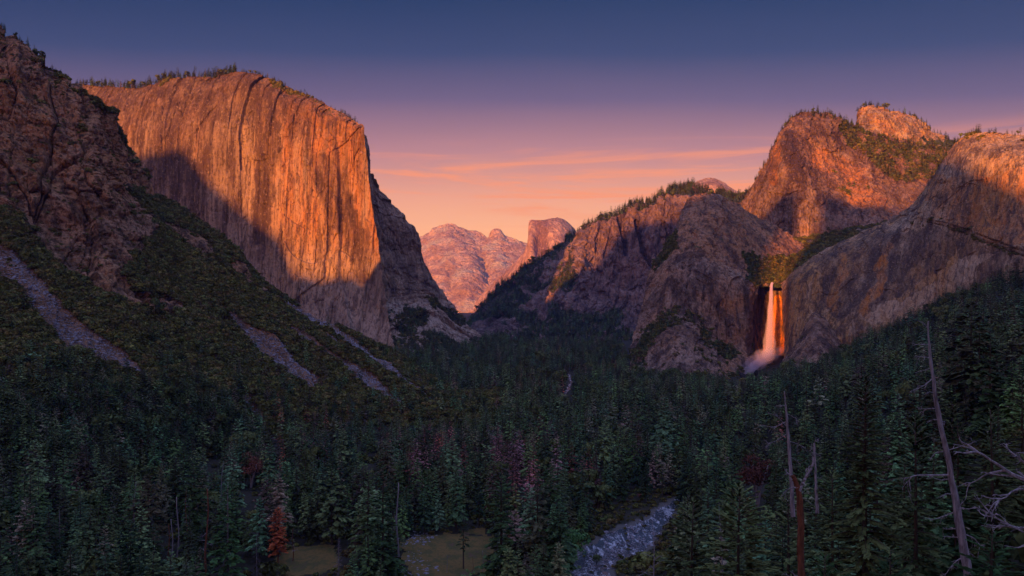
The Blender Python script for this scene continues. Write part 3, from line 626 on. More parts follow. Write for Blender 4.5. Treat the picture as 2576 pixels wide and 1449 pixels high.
# ------------------------------------------------------------------ the ground: near hill, valley floor, right-hand slope
GP = [(0, -300, 215), (0, -40, 190), (-60, 10, 183), (0, 30, 176), (0, 90, 146), (0, 200, 84), (0, 320, 38), (0, 450, 8), (-500, -200, 240), (500, -200, 250),
      (-120, 120, 130), (-150, 260, 62), (-260, 420, 14), (-420, 560, 5), (60, 70, 160), (110, 150, 126), (160, 260, 92), (210, 380, 62), (230, 520, 28), (190, 640, 2), (330, 900, 3),
      (0, 600, 0), (-150, 640, 0), (120, 620, 0), (-350, 760, 0), (0, 800, 0), (-200, 900, 0), (150, 900, 1), (0, 1200, 0), (-150, 1250, 0), (200, 1300, 2), (0, 1700, 0), (400, 1700, 6),
      (0, 2300, 0), (-400, 2300, 0), (-800, 2600, 0), (300, 2300, 2), (0, 3000, 0), (-600, 3200, 10), (300, 3000, 5), (0, 3800, 0), (400, 3800, 10), (-300, 3800, 5), (0, 5000, 0), (0, 7000, 0),
      (-900, 1200, 30), (-1200, 1700, 40), (-1400, 2600, 60), (-900, 2100, 10), (-1600, 3400, 60), (900, 5000, 60), (-3000, 5000, 40), (3000, 5000, 60), (0, 12000, 0), (-8000, 12000, 0), (8000, 12000, 0),
      (-4000, 0, 200), (4000, 0, 300)]
GP += [tuple(P(*q)) for q in [(2576, 700, 1820), (2500, 735, 1880), (2400, 765, 1980), (2300, 815, 2080), (2200, 865, 2150), (2110, 905, 2150), (2050, 935, 2150), (1980, 945, 2150), (1900, 950, 2250), (1850, 945, 2280), (1750, 947, 2250), (1640, 950, 2200),
      (2576, 800, 1350), (2450, 850, 1400), (2300, 910, 1500), (2150, 960, 1600), (2000, 985, 1700), (1850, 1000, 1750),
      (2576, 900, 950), (2450, 960, 950), (2300, 1030, 1000), (2150, 1090, 1050), (2000, 1120, 1100),
      (2576, 1010, 620), (2450, 1080, 620), (2300, 1180, 640), (2150, 1260, 680), (2576, 1150, 400), (2400, 1300, 400), (2700, 1200, 220), (2500, 1420, 220), (2576, 1500, 100), (2300, 1520, 110), (2900, 1300, 110), (3000, 700, 1500), (3000, 850, 900)]]
GP = np.array(GP, float)
def _tps(r2): return np.where(r2 > 0, .5 * r2 * np.log(r2 + 1e-12), 0)
_S = 1000.0
_A = GP[:, :2] / _S; n_ = len(_A)
_K = _tps(((_A[:, None] - _A[None]) ** 2).sum(-1)) + np.eye(n_) * 2e-4
_Pm = np.hstack([np.ones((n_, 1)), _A]); _L = np.block([[_K, _Pm], [_Pm.T, np.zeros((3, 3))]])
_W = np.linalg.solve(_L, np.concatenate([GP[:, 2], [0, 0, 0]]))
def ground(x, y):
    x = np.asarray(x, float); y = np.asarray(y, float); sh = x.shape
    q = np.stack([x.ravel(), y.ravel()], -1) / _S; z = np.empty(len(q))
    for i in range(0, len(q), 20000):
        b = q[i:i + 20000]; z[i:i + 20000] = _tps(((b[:, None] - _A[None]) ** 2).sum(-1)) @ _W[:n_] + _W[n_] + b @ _W[n_ + 1:]
    z = z.reshape(sh)
    r = np.hypot(x, y)
    k = smooth(r, 5000, 9000); z = z * (1 - k) - 30 * k
    z = z + 7 * fbm(np.stack([x / 160, y / 160, x * 0], -1), 3) * smooth(z, 4, 30) + 1.2 * fbm(np.stack([x / 40, y / 40, x * 0 + 4], -1), 2)
    return np.where(y > 520, np.maximum(z, -3), z)
def view(x, y, z):
    return CX + x / y * F, HY - (z - CH) / y * F
def floor_pt(px, py, z=1.0):
    d = (CH - z) * F / (np.asarray(py, float) - HY); return (np.asarray(px, float) - CX) / F * d, d
def warp(n, a, b, c, p=3.0):
    t = np.linspace(-1, 1, n); u = np.sign(t) * (np.abs(t) ** p); return np.where(u < 0, c + u * (c - a), c + u * (b - c))
gx = np.unique(np.concatenate([warp(420, -26000, 26000, 60, 3.2)])); gy = np.concatenate([np.linspace(-5000, -100, 30), -100 + (np.linspace(0, 1, 470) ** 2.6) * 30000])
GX, GY = np.meshgrid(gx, gy)
GZ = ground(GX, GY)
RIVER = [(1500, 1500), (1480, 1440), (1500, 1400), (1535, 1372), (1590, 1352), (1630, 1325), (1670, 1290), (1700, 1262), (1790, 1268), (1900, 1262)]
RW = [60, 52, 46, 40, 42, 30, 24, 10, 7, 4]
MEADOW = [(700, 1390), (740, 1374), (850, 1370), (850, 1430), (760, 1449), (700, 1449)], [(1000, 1362), (1050, 1346), (1230, 1330), (1245, 1360), (1230, 1440), (1160, 1470), (1040, 1455), (1010, 1420)]
def river_mask(x, y):
    px, py = view(x, np.maximum(y, 50), 0.0)
    n = fbm(np.stack([x / 25, y / 25, x * 0], -1), 3) * 16
    m = polydist(px + n, py + n * .3, RIVER, RW)
    m = np.maximum(m, polydist(px + n * .4, py, [(1432, 945), (1436, 960), (1430, 975), (1420, 985)], [5, 5, 6, 5]))
    return m * (y > 500)
def meadow_mask(x, y):
    px, py = view(x, np.maximum(y, 50), 0.0); n = fbm(np.stack([x / 14, y / 22, x * 0], -1), 4) * 34
    return (inpoly(px + n, py + n * .4, MEADOW[0]) | inpoly(px + n, py + n * .4, MEADOW[1])).astype(float) * (y > 500)
rm = river_mask(GX, GY)
m, g, b = new_mat('forest_soil')
pos = g.n('ShaderNodeNewGeometry').outputs['Position']
n1 = g.noise(g.mapped(pos, (.05,) * 3), 1, 5, .6); n2 = g.noise(g.mapped(pos, (.4,) * 3), 1, 4, .6)
col = g.mix(g.step(n1, .4, .6), (.022, .021, .014), (.038, .031, .021))
col = g.mix(g.math('MULTIPLY', g.step(n2, .6, .7), .5), col, (.11, .09, .07))
col = g.mix(g.math('MULTIPLY', g.step(g.math('ADD', attr(g, 'bank'), g.math('MULTIPLY', g.math('SUBTRACT', n2, .5), .8)), .2, .5), .8), col, (.13, .115, .11))
g.put(b.inputs['Base Color'], col); M['soil'] = m
GZ = GZ - 1.3 * rm
bank = np.clip(river_mask(GX, GY) + river_mask(GX + 4, GY) * .4 + river_mask(GX - 4, GY) * .4, 0, 1) * (GY < 1000)
structure(grid_mesh('ground', np.stack([GX, GY, GZ], -1), [M['soil']], {'bank': bank}), 'dark forest floor of the valley and its side slopes')

# ------------------------------------------------------------------ trees
def mesh_from(name, verts, faces, mats, midx=None, smooth_sh=False):
    me = bpy.data.meshes.new(name); me.from_pydata([tuple(v) for v in verts], [], faces)
    for m in mats: me.materials.append(m)
    if midx is not None: me.polygons.foreach_set('material_index', np.array(midx, np.int32))
    if smooth_sh: me.polygons.foreach_set('use_smooth', np.ones(len(faces), bool))
    me.update(); return me
def tube(path, rad, sides=6, V=None, Fc=None):
    """tapered tube along a path, appended to V, Fc"""
    V = [] if V is None else V; Fc = [] if Fc is None else Fc
    path = [np.array(p, float) for p in path]; base = len(V)
    for i, p in enumerate(path):
        t = path[min(i + 1, len(path) - 1)] - path[max(i - 1, 0)]; t /= np.linalg.norm(t) + 1e-9
        a = np.cross(t, [0, 0, 1] if abs(t[2]) < .9 else [1, 0, 0]); a /= np.linalg.norm(a); b = np.cross(t, a)
        for k in range(sides):
            an = 2 * math.pi * k / sides; V.append(p + rad[i] * (math.cos(an) * a + math.sin(an) * b))
    for i in range(len(path) - 1):
        for k in range(sides):
            q = base + i * sides; Fc.append((q + k, q + (k + 1) % sides, q + sides + (k + 1) % sides, q + sides + k))
    Fc.append(tuple(base + (len(path) - 1) * sides + k for k in range(sides)))
    return V, Fc
def spray(V, Fc, p, d, L, w, rn, droop=.25):
    """one flat drooping spray of needles: a ragged diamond"""
    d = d / (np.linalg.norm(d) + 1e-9); s = np.cross(d, [0, 0, 1]); s /= np.linalg.norm(s) + 1e-9
    s = s + np.array([0, 0, rn.uniform(-.5, .5)]); b = len(V)
    z = np.array([0, 0, 1.0])
    V += [p, p + d * L * .45 + s * w - z * L * droop * .5, p + d * L - z * L * droop * rn.uniform(.6, 1.4), p + d * L * .5 - s * w - z * L * droop * .5]
    Fc += [(b, b + 1, b + 2), (b, b + 2, b + 3)]
def conifer(seed, h=1.0, r=.13, c0=.15, nb=60, per=5, shape=.85, gap=.12, lean=0.0, droop=.25, spw=.5, up=0.1, twigs=False, ss=1.0):
    """trunk and crown data of a conifer of height 1 (scaled later)"""
    rn = np.random.RandomState(seed); TV, TF = [], []; V, Fc = [], []
    bend = rn.uniform(-.012, .012, 2)
    def ax(t): return np.array([lean * t + bend[0] * math.sin(3 * t), bend[1] * math.sin(2.3 * t), t]) * h
    tube([ax(t) for t in np.linspace(0, 1, 9)], [.0125 * h * (1 - t) ** .8 + .001 * h for t in np.linspace(0, 1, 9)], 7, TV, TF)
    az = rn.uniform(0, 6.28); wob = rn.uniform(.75, 1.2, 40)
    for k in range(nb):
        t = c0 + (1 - c0) * ((k + rn.uniform(0, 1)) / nb) ** .92
        tt = (t - c0) / (1 - c0)
        if rn.uniform() < gap * (1.4 - tt): continue
        az += 2.4 + rn.uniform(-.5, .5)
        prof_ = (1 - tt) ** shape * (.55 + .45 * min(1, tt * 5)) + .035
        L = r * h * prof_ * rn.uniform(.72, 1.15) * wob[int(t * 39)]
        pitch = up + (.75 * tt ** 3) - .25 * (1 - tt)
        d = np.array([math.cos(az), math.sin(az), pitch]); p0 = ax(t)
        if twigs or k % 3 == 0:
            tube([p0, p0 + d * L * .5, p0 + d * L * .9 - np.array([0, 0, .1 * L])], [.0022 * h, .0014 * h, .0006 * h], 3, V if twigs == 2 else TV, Fc if twigs == 2 else TF)
        if twigs == 2:
            for q in range(per):
                f = rn.uniform(.25, 1); a2 = az + rn.choice([-1, 1]) * rn.uniform(.4, 1.1); p = p0 + d * L * f
                spray(V, Fc, p, np.array([math.cos(a2), math.sin(a2), pitch - rn.uniform(0, .6)]), L * rn.uniform(.2, .45), L * .018 + .0012 * h, rn)
            continue
        for q in range(per):
            f = .22 + .78 * (q + rn.uniform(0, 1)) / per
            p = p0 + d * L * f - np.array([0, 0, L * droop * .5 * f * f])
            a2 = az + rn.uniform(-1.15, 1.15) * (1.1 - f * .6); sl = (L * rn.uniform(.28, .5) * (1.15 - .5 * f) + .008 * h) * ss
            spray(V, Fc, p, np.array([math.cos(a2), math.sin(a2), pitch + rn.uniform(-.25, .2)]), sl, sl * spw * rn.uniform(.6, 1.1), rn, droop)
    return TV, TF, V, Fc
def leafball(seed, n=260, rx=.5, rz=.45, zc=.5, leaf=.10, lumps=9, trunk=True):
    """round broad-leaved crown: leaf-sized faces over a few uneven lumps"""
    rn = np.random.RandomState(seed); V, Fc = [], []; TV, TF = [], []
    cs = [np.array([rn.uniform(-.55, .55) * rx, rn.uniform(-.55, .55) * rx, zc + rn.uniform(-.5, .5) * rz]) for _ in range(lumps)]
    rr = [rn.uniform(.38, .62) * rx for _ in cs]
    for i in range(n):
        k = rn.randint(lumps); d = rn.normal(size=3); d /= np.linalg.norm(d); d[2] = abs(d[2]) * .9 - .25
        p = cs[k] + d * rr[k] * rn.uniform(.75, 1.08); t = rn.normal(size=3); t -= d * (t @ d) * .75; t /= np.linalg.norm(t)
        u = np.cross(d, t); l = leaf * rn.uniform(.6, 1.3); b = len(V)
        V += [p - t * l * .6, p + u * l * .5 + d * l * .2, p + t * l * .7, p - u * l * .5]; Fc += [(b, b + 1, b + 2), (b, b + 2, b + 3)]
    if trunk:
        for c in cs[:5]: tube([(0, 0, 0), (c[0] * .3, c[1] * .3, c[2] * .45), tuple(c)], [.035, .022, .006], 5, TV, TF)
    return TV, TF, V, Fc
def bare_tree(seed, n=26, r=.3, c0=.35, dens=4, lean=.0, rad=.014, up=.35, broken=False):
    """leafless tree: trunk with crooked tapering limbs and twigs"""
    rn = np.random.RandomState(seed); TV, TF, V, Fc = [], [], [], []
    pts = [np.array([lean * t + .012 * math.sin(7 * t + seed), .012 * math.cos(5 * t + seed), t]) for t in np.linspace(0, 1, 12)]
    tube(pts, [rad * (1 - t * (.55 if broken else .93)) for t in np.linspace(0, 1, 12)], 8, TV, TF)
    def limb(p, d, L, ra, dep):
        path = [p]; q = p.copy(); dd_ = d.copy(); m_ = 5
        for i in range(m_):
            dd_ = dd_ + rn.normal(size=3) * .22; dd_[2] += up * .06; dd_ /= np.linalg.norm(dd_); q = q + dd_ * L / m_; path.append(q.copy())
        tube(path, [ra * (1 - i / (m_ + .6)) for i in range(m_ + 1)], 4 if dep else 5, V, Fc)
        if dep < 2:
            for j in range(dens):
                i = rn.randint(1, m_ + 1); e = dd_ + rn.normal(size=3) * .7; e /= np.linalg.norm(e); limb(path[i], e, L * rn.uniform(.3, .55), ra * .5, dep + 1)
    for k in range(n):
        t = c0 + (1 - c0) * (k + rn.uniform(0, .9)) / n; p = pts[min(11, int(t * 11))] * (1 - (t * 11 % 1)) + pts[min(11, int(t * 11) + 1)] * (t * 11 % 1)
        a = rn.uniform(0, 6.28); limb(p, np.array([math.cos(a), math.sin(a), rn.uniform(-.3, .5) * up * 3]), r * (1.15 - t) * rn.uniform(.4, 1.1), rad * .33 * (1.2 - t), 0 if rn.uniform() < .6 else 1)
    return TV, TF, V, Fc

def joined(name, data, bark, leaf):
    TV, TF, V, Fc = data; n = len(TV)
    return mesh_from(name, list(TV) + list(V), list(TF) + [tuple(i + n for i in f) for f in Fc], [M[bark], M[leaf]], [0] * len(TF) + [1] * len(Fc))
def pair(name, data, bark, leaf):
    TV, TF, V, Fc = data
    return mesh_from(name + '_trunk', TV, TF, [M[bark]], None, True), mesh_from(name + '_crown', V, Fc, [M[leaf]])

# where surfaces carry plants
def scatter_points(V, N, Q, n, seed, rnge=None):
    """n random grid points weighted by area"""
    a = np.linalg.norm(np.cross(np.gradient(V, axis=0), np.gradient(V, axis=1)), axis=-1)
    if rnge is not None: a = a * rnge
    a = a.ravel() / a.sum(); idx = np.random.RandomState(seed).choice(a.size, n, p=a)
    return V.reshape(-1, 3)[idx], N.reshape(-1, 3)[idx], Q.reshape(-1, 2)[idx]


def instancer(name, pts, picks, scl, rot, models, label, tilt=None):
    col = bpy.data.collections.new(name + '_models')
    for i, me in enumerate(models):
        o = bpy.data.objects.new('%s_model_%02d' % (name, i), me); col.objects.link(o)
    me = bpy.data.meshes.new(name); me.vertices.add(len(pts)); me.vertices.foreach_set('co', np.asarray(pts, np.float32).ravel())
    a = me.attributes.new('pick', 'INT', 'POINT'); a.data.foreach_set('value', np.asarray(picks, np.int32))
    a = me.attributes.new('scl', 'FLOAT_VECTOR', 'POINT'); a.data.foreach_set('vector', np.asarray(scl, np.float32).ravel())
    a = me.attributes.new('rot', 'FLOAT_VECTOR', 'POINT'); a.data.foreach_set('vector', np.asarray(rot, np.float32).ravel())
    o = bpy.data.objects.new(name, me); sc.collection.objects.link(o); o['kind'] = 'stuff'; o['label'] = label
    ng = bpy.data.node_groups.new(name, 'GeometryNodeTree')
    ng.interface.new_socket('Geometry', in_out='INPUT', socket_type='NodeSocketGeometry'); ng.interface.new_socket('Geometry', in_out='OUTPUT', socket_type='NodeSocketGeometry')
    gi = ng.nodes.new('NodeGroupInput'); go = ng.nodes.new('NodeGroupOutput')
    ci = ng.nodes.new('GeometryNodeCollectionInfo'); ci.inputs['Collection'].default_value = col; ci.inputs['Separate Children'].default_value = True; ci.inputs['Reset Children'].default_value = True
    ip = ng.nodes.new('GeometryNodeInstanceOnPoints'); ip.inputs['Pick Instance'].default_value = True
    def na(nm, t):
        n = ng.nodes.new('GeometryNodeInputNamedAttribute'); n.data_type = t; n.inputs[0].default_value = nm; return n.outputs[0]
    L = ng.links.new
    L(gi.outputs[0], ip.inputs['Points']); L(ci.outputs[0], ip.inputs['Instance']); L(na('pick', 'INT'), ip.inputs['Instance Index'])
    L(na('scl', 'FLOAT_VECTOR'), ip.inputs['Scale'])
    L(na('rot', 'FLOAT_VECTOR'), ip.inputs['Rotation'])
    L(ip.outputs[0], go.inputs[0])
    o.modifiers.new('scatter', 'NODES').node_group = ng
    return o

rt = np.random.RandomState(11)
# candidate trees on the valley floor and side slopes
hill_xy = np.concatenate([objs['ridge'][1].reshape(-1, 3)[::7], objs['wall'][1].reshape(-1, 3)[::9], objs['wall_e'][1].reshape(-1, 3)[::9], objs['low'][1].reshape(-1, 3)[::9], objs['rwall'][1].reshape(-1, 3)[::9], objs['but'][1].reshape(-1, 3)[::5], objs['mid'][1].reshape(-1, 3)[::9], objs['alc'][1].reshape(-1, 3)[::5]])
# highest rock surface over each 20 m cell, to keep trees out of the rock
cell = 20.0; hm = {}
ci_ = np.floor(hill_xy[:, :2] / cell).astype(int)
for (a, b2), z in zip(ci_, hill_xy[:, 2]):
    k = (a, b2)
    if z > hm.get(k, -1e9): hm[k] = z
def sites(y0, y1, spacing):
    ny = int((y1 - y0) / spacing); out = []
    ys = y0 + np.arange(ny) * spacing
    for y in ys:
        xm = .66 * y + 30; nx = int(2 * xm / spacing); x = -xm + (np.arange(nx) + rt.uniform(-.5, .5, nx) * 1.0) * spacing
        out.append(np.stack([x, y + rt.uniform(-.5, .5, nx) * spacing], -1))
    return np.concatenate(out)
S_ = np.concatenate([sites(150, 1100, 16), sites(1100, 2300, 18), sites(2300, 4300, 22)])
S_ = S_[np.abs(S_[:, 0]) < .64 * S_[:, 1] + 20]
z = ground(S_[:, 0], S_[:, 1])
px, py = view(S_[:, 0], S_[:, 1], z)
clump = fbm(np.stack([S_[:, 0] / 110, S_[:, 1] / 110, z * 0], -1), 3)
Hh = (37 + 9 * clump + rt.normal(size=len(S_)) * 6.0).clip(16, 55)
Hh = Hh * np.interp(S_[:, 1], [150, 500, 620, 900, 4000], [.75, 1.1, 1.18, 1.0, .85]) * np.exp(rt.normal(size=len(S_)) * .16)
keep = rt.uniform(size=len(S_)) < .86 + clump * .55
keep &= (river_mask(S_[:, 0], S_[:, 1]) < .1) & (meadow_mask(S_[:, 0], S_[:, 1]) < .5)
top = view(S_[:, 0], S_[:, 1], z + Hh)[1]
wpx = Hh * .15 / S_[:, 1] * F
# openings through which the meadow and the river show
HCLR = [(545, 612, 1449), (668, 760, 1432), (630, 662, 1449), (840, 868, 1449), (1142, 1192, 1440), (610, 655, 1240), (1880, 1932, 1205), (520, 548, 1180), (920, 948, 1170), (1495, 1530, 1312), (418, 452, 1365), (1590, 1680, 1449)]
OPEN = [(735, 850, 1372, 1440), (1010, 1130, 1350, 1449), (1180, 1235, 1335, 1440), (1450, 1540, 1372, 1449), (1560, 1690, 1268, 1330), (1425, 1440, 945, 985)]
for x0, x1, y0, y1 in OPEN: keep &= ~((px + wpx > x0) & (px - wpx < x1) & (py > y0) & (top < y1))
toe = np.interp(px, [0, 560, 800, 1000, 1150, 1240, 1300], [965, 985, 1035, 1062, 1058, 1025, 900])
lim = toe + 9 * np.sin(px / 9.0) + 10 * rt.normal(size=len(px)); lo = (px < 1290) & (S_[:, 1] < 1850) & (top < lim); hn_ = (py - lim) / F * S_[:, 1]
keep &= ~(lo & (hn_ < 9)); Hh = np.where(lo, np.maximum(hn_, 9), Hh); top = view(S_[:, 0], S_[:, 1], z + Hh)[1]
for x0, x1, y1 in HCLR: keep &= ~((px + wpx * .7 > x0) & (px - wpx * .7 < x1) & (py > y1 - 12) & (top < y1 - 8))
# keep the near slope clear enough that only tree tops reach into the frame
keep &= ~((S_[:, 1] < 560) & (px < 1480) & (top < 1330 + 30 * np.sin(px / 90))) & (S_[:, 1] > 170)
keep &= ~((px > 1480) & (px < 2050) & (S_[:, 1] < 560) & (top < 1230 + 60 * np.sin(px / 60)))
keep &= ~((px >= 2050) & (S_[:, 1] < 420) & (top < 1000))
inside = np.array([hm.get((int(a), int(b2)), -1e9) for a, b2 in np.floor(S_ / cell)])
keep &= inside < z + 2
L2 = np.interp(px, [1280, 1560, 1590, 1740, 1850, 1900, 1960, 2000, 2050, 2110, 2200, 2300, 2400, 2480, 2576, 2700], [840, 850, 925, 942, 962, 958, 925, 908, 905, 872, 822, 782, 718, 680, 632, 600])
lim = L2 - 14 * np.sin(px / 31.0) ** 2 + 6 * rt.normal(size=len(px)); lo = (px > 1290) & (top < lim); hn_ = (py - lim) / F * S_[:, 1]
keep &= ~(lo & (hn_ < 14)); Hh = np.where(lo, np.maximum(hn_, 14), Hh); top = view(S_[:, 0], S_[:, 1], z + Hh)[1]
keep &= (py < 1700) & (top > 600)
T = np.concatenate([S_, z[:, None]], 1)[keep]; Hh = Hh[keep]; px = px[keep]; py = py[keep]; top = top[keep]; clump = clump[keep]

# trees rooted on the lower part of the left hillside
def on_patch(key, name, n, seed, wfun):
    o, V, N, Q = objs[key][:4]; w = wfun(V, N, Q, ATT[name])
    return scatter_points(V, N, Q, n, seed, w)
hp, hn, hq = on_patch('ridge', 'left_hillside', 1900, 3, lambda V, N, Q, a: smooth(Q[..., 1] - .05 * Q[..., 0] - 70 * smooth(Q[..., 0], 450, 850) + 50 * fbm(V / 120, 2), 930, 1110) * (a > .3) * (Q[..., 1] < 1300) * (1 - .6 * smooth(Q[..., 0], 850, 1100)) + 1e-9)
h2, h2n, h2q = on_patch('ridge', 'left_hillside', 260, 4, lambda V, N, Q, a: smooth(Q[..., 1], 760, 1000) * (a > .3) * (Q[..., 1] < 1100) + 1e-9)
ok = hp[:, 2] > ground(hp[:, 0], hp[:, 1]) - 1; hp = hp[ok]
hp = np.concatenate([hp, h2])
hpx, hpy = view(hp[:, 0], hp[:, 1], hp[:, 2]); HH2 = (rt.normal(size=len(hp)) * 6 + 26).clip(12, 42)
T = np.concatenate([T, hp]); Hh = np.concatenate([Hh, HH2]); px = np.concatenate([px, hpx]); py = np.concatenate([py, hpy]); clump = np.concatenate([clump, fbm(np.stack([hp[:, 0] / 110, hp[:, 1] / 110, hp[:, 2] * 0], -1), 3)])
top = view(T[:, 0], T[:, 1], T[:, 2] + Hh)[1]
# how red: stands of dead trees
dn = fbm(np.stack([T[:, 0] / 190 + 3, T[:, 1] / 260, T[:, 2] * 0], -1), 3)
zone = .75 * polydist(px, top, [(1060, 1110), (1200, 1120), (1350, 1100), (1480, 1110)], [60, 60, 60, 45]) + .18 * polydist(px, top, [(1030, 905), (1400, 905), (1620, 900)], [40, 50, 30]) + .10 * polydist(px, top, [(500, 960), (800, 1040), (950, 1080)], [60, 60, 60]) + .015
pd = (zone * (1 + 3.0 * dn)).clip(0, .8)
dead = rt.uniform(size=len(T)) < pd
dead &= ~((T[:, 1] < 700))
# cap the dead ones at the 290 that show largest
di = np.where(dead)[0]; di = di[np.argsort(-(Hh[di] / T[di, 1]))]
# front-to-back pass: how much of each tree shows
order = np.argsort(T[:, 1]); buf = np.full(700, 2000.0); vis = np.zeros(len(T))
for i in order:
    w = max(1.5, Hh[i] * .11 / T[i, 1] * F); a = int((px[i] - w) / 4); b2 = int((px[i] + w) / 4) + 1
    if a < 0 or b2 >= 644: continue
    seg = buf[a:b2]; vv = np.clip(np.minimum(seg, py[i]) - top[i], 0, None)
    vis[i] = vv.mean() * (2 * w)
    mid = (a + b2) // 2; hw = max(1, (b2 - a) / 2)
    for c in range(a, b2): buf[c] = min(buf[c], top[i] + (py[i] - top[i]) * .75 * abs(c + .5 - (a + b2) / 2) / hw)
vis[(top > 1440) | (px < 4) | (px > 2572)] = 0
gi_ = np.where(~dead)[0]; gi_ = gi_[np.argsort(-vis[gi_])][:292]
di = np.where(dead)[0]; far_ = T[di, 1] > 1700; di = np.concatenate([di[~far_][np.argsort(-vis[di[~far_]])][:205], di[far_][np.argsort(-vis[di[far_]])][:80]]); dead_keep = set(di.tolist())
indiv = set(gi_.tolist())

GREEN = [conifer(100 + i, nb=[84, 96, 76, 100, 88, 80, 92, 70][i], per=11, droop=.45, spw=.6, r=[.20, .175, .22, .19, .23, .19, .16, .24][i], c0=[.10, .16, .12, .24, .08, .3, .12, .2][i], shape=[.85, .7, .95, .6, .8, .65, .8, .55][i], gap=[.08, .15, .05, .2, .1, .25, .1, .2][i]) for i in range(8)]
GM = [pair('valley_conifer_%d' % i, d, 'bark', 'needles') for i, d in enumerate(GREEN)]
DEADD = [conifer(200 + i, nb=70, per=6, r=[.16, .18, .20, .15][i], c0=.12, shape=[.8, .65, .55, .9][i], gap=.28, spw=.4, droop=.45) for i in range(4)] + [conifer(210, nb=60, per=8, r=.12, c0=.2, shape=.6, gap=.2, twigs=2)]
DM = [pair('dead_conifer_%d' % i, d, 'bark', 'red') for i, d in enumerate(DEADD)]
DMJ = [joined('far_dead_conifer_%d' % i, conifer(230 + i, nb=36, per=4, r=[.12, .15, .10][i], c0=.1, shape=.7, gap=.2, spw=.6), 'bark', 'orange' if i == 1 else 'red') for i in range(3)]
FAR = [joined('forest_pine_%d' % i, conifer(320 + i, nb=34, per=6, r=[.22, .19][i], c0=.38, shape=.35, gap=.15, spw=.75), 'bark', 'needles') for i in range(2)] + [joined('forest_oak', leafball(330, n=200, rx=.34, rz=.34, zc=.55, leaf=.13, lumps=8), 'bark', 'olive')] + [joined('forest_tree_%d' % i, conifer(300 + i, nb=[56, 50, 60, 54, 56, 48][i], per=7, r=[.21, .23, .19, .22, .20, .25][i], c0=.06, shape=[.85, .7, .9, .6, .8, .6][i], gap=.04, spw=.75, droop=.5), 'bark', ['needles', 'needles', 'needles', 'needles', 'needles', 'olive'][i]) for i in range(6)]

def thing(name, label, cat, loc, parts, group=None, scale=1.0, rz=0.0, rx=0.0):
    """an Empty at the foot of the plant with its parts as children"""
    e = bpy.data.objects.new(name, None); sc.collection.objects.link(e); e.location = loc; e.rotation_euler = (rx, 0, rz)
    e.scale = (scale,) * 3 if np.isscalar(scale) else scale; e.empty_display_size = .1
    e['label'] = label; e['category'] = cat
    if group: e['group'] = group
    for nm, me in parts:
        o = bpy.data.objects.new(nm, me); sc.collection.objects.link(o); o.parent = e
    return e
def tag(o, label, cat, group=None):
    o['label'] = label; o['category'] = cat
    if group: o['group'] = group
    return o
def zone_text(x, y_, d):
    side = 'below the left hillside' if x < 560 else 'left of the meadow' if x < 980 else 'round the meadow clearing' if x < 1400 else 'along the pale rocky river' if x < 2040 else 'on the right-hand slope'
    near = 'in the front rows' if d < 850 else 'in the middle of the forest' if d < 1500 else 'far back in the forest'
    return side, near
for i in sorted(indiv):
    sd, nr_ = zone_text(px[i], top[i], T[i, 1]); k = i % 8
    kind = ['narrow', 'slender', 'broad', 'tall-trunked', 'full', 'high-crowned', 'thin', 'wide'][k]
    thing('conifer', '%s dark green conifer %s, %s' % (kind, sd, nr_), 'conifer', tuple(T[i] - [0, 0, .5]), [('trunk', GM[k][0]), ('crown', GM[k][1])], 'green conifers of the valley forest', float(Hh[i]), rt.uniform(0, 6.28))
for i in sorted(dead_keep):
    sd, nr_ = zone_text(px[i], top[i], T[i, 1]); k = i % 5
    if T[i, 1] < 1700:
        kind = ['narrow', 'ragged', 'broad', 'spindly', 'bare-twigged'][k]
        thing('dead_conifer', '%s reddish dead conifer %s, %s' % (kind, sd, nr_), 'dead conifer', tuple(T[i] - [0, 0, .5]), [('trunk', DM[k][0]), ('crown', DM[k][1])], 'dead red conifers among the green ones', float(Hh[i]), rt.uniform(0, 6.28))
    else:
        o = bpy.data.objects.new('dead_conifer', DMJ[i % 3]); sc.collection.objects.link(o); o.location = T[i]; o.scale = (Hh[i],) * 3; o.rotation_euler = (0, 0, rt.uniform(0, 6.28))
        tag(o, 'tiny %s rust-red dead conifer %s, %s' % (['narrow', 'broad', 'thin'][i % 3], sd, nr_), 'dead conifer', 'dead red conifers among the green ones')

# the rest of the forest, and the trees on rims and far slopes, as one mass
rest = np.array([i not in indiv and not (i in dead_keep) for i in range(len(T))])
FP = [T[rest]]; FS = [Hh[rest]]
def crest(key, j0, j1, n, h, row=(0, 6), seed=1):
    V = objs[key][1]; rr_ = np.random.RandomState(seed); j = rr_.randint(j0, j1, n); i = rr_.randint(row[0], row[1], n)
    FP.append(V[i, j] - np.array([0, 0, 1.0])); FS.append((h * (1 + .35 * rr_.normal(size=n))).clip(h * .4, h * 1.8))
crest('wall', 60, 330, 260, 26, (0, 4), 1); crest('wall', 330, 600, 90, 13, (0, 5), 2)
crest('mid', 60, 440, 900, 34, (0, 14), 3); crest('cath', 60, 420, 170, 17, (0, 8), 4); crest('cath', 230, 420, 160, 20, (0, 30), 14)
crest('peak', 60, 200, 110, 22, (0, 6), 5); crest('rwall', 300, 560, 60, 13, (0, 5), 6); crest('ridge', 60, 300, 70, 13, (0, 6), 7)
crest('mid', 330, 440, 300, 34, (0, 30), 8)
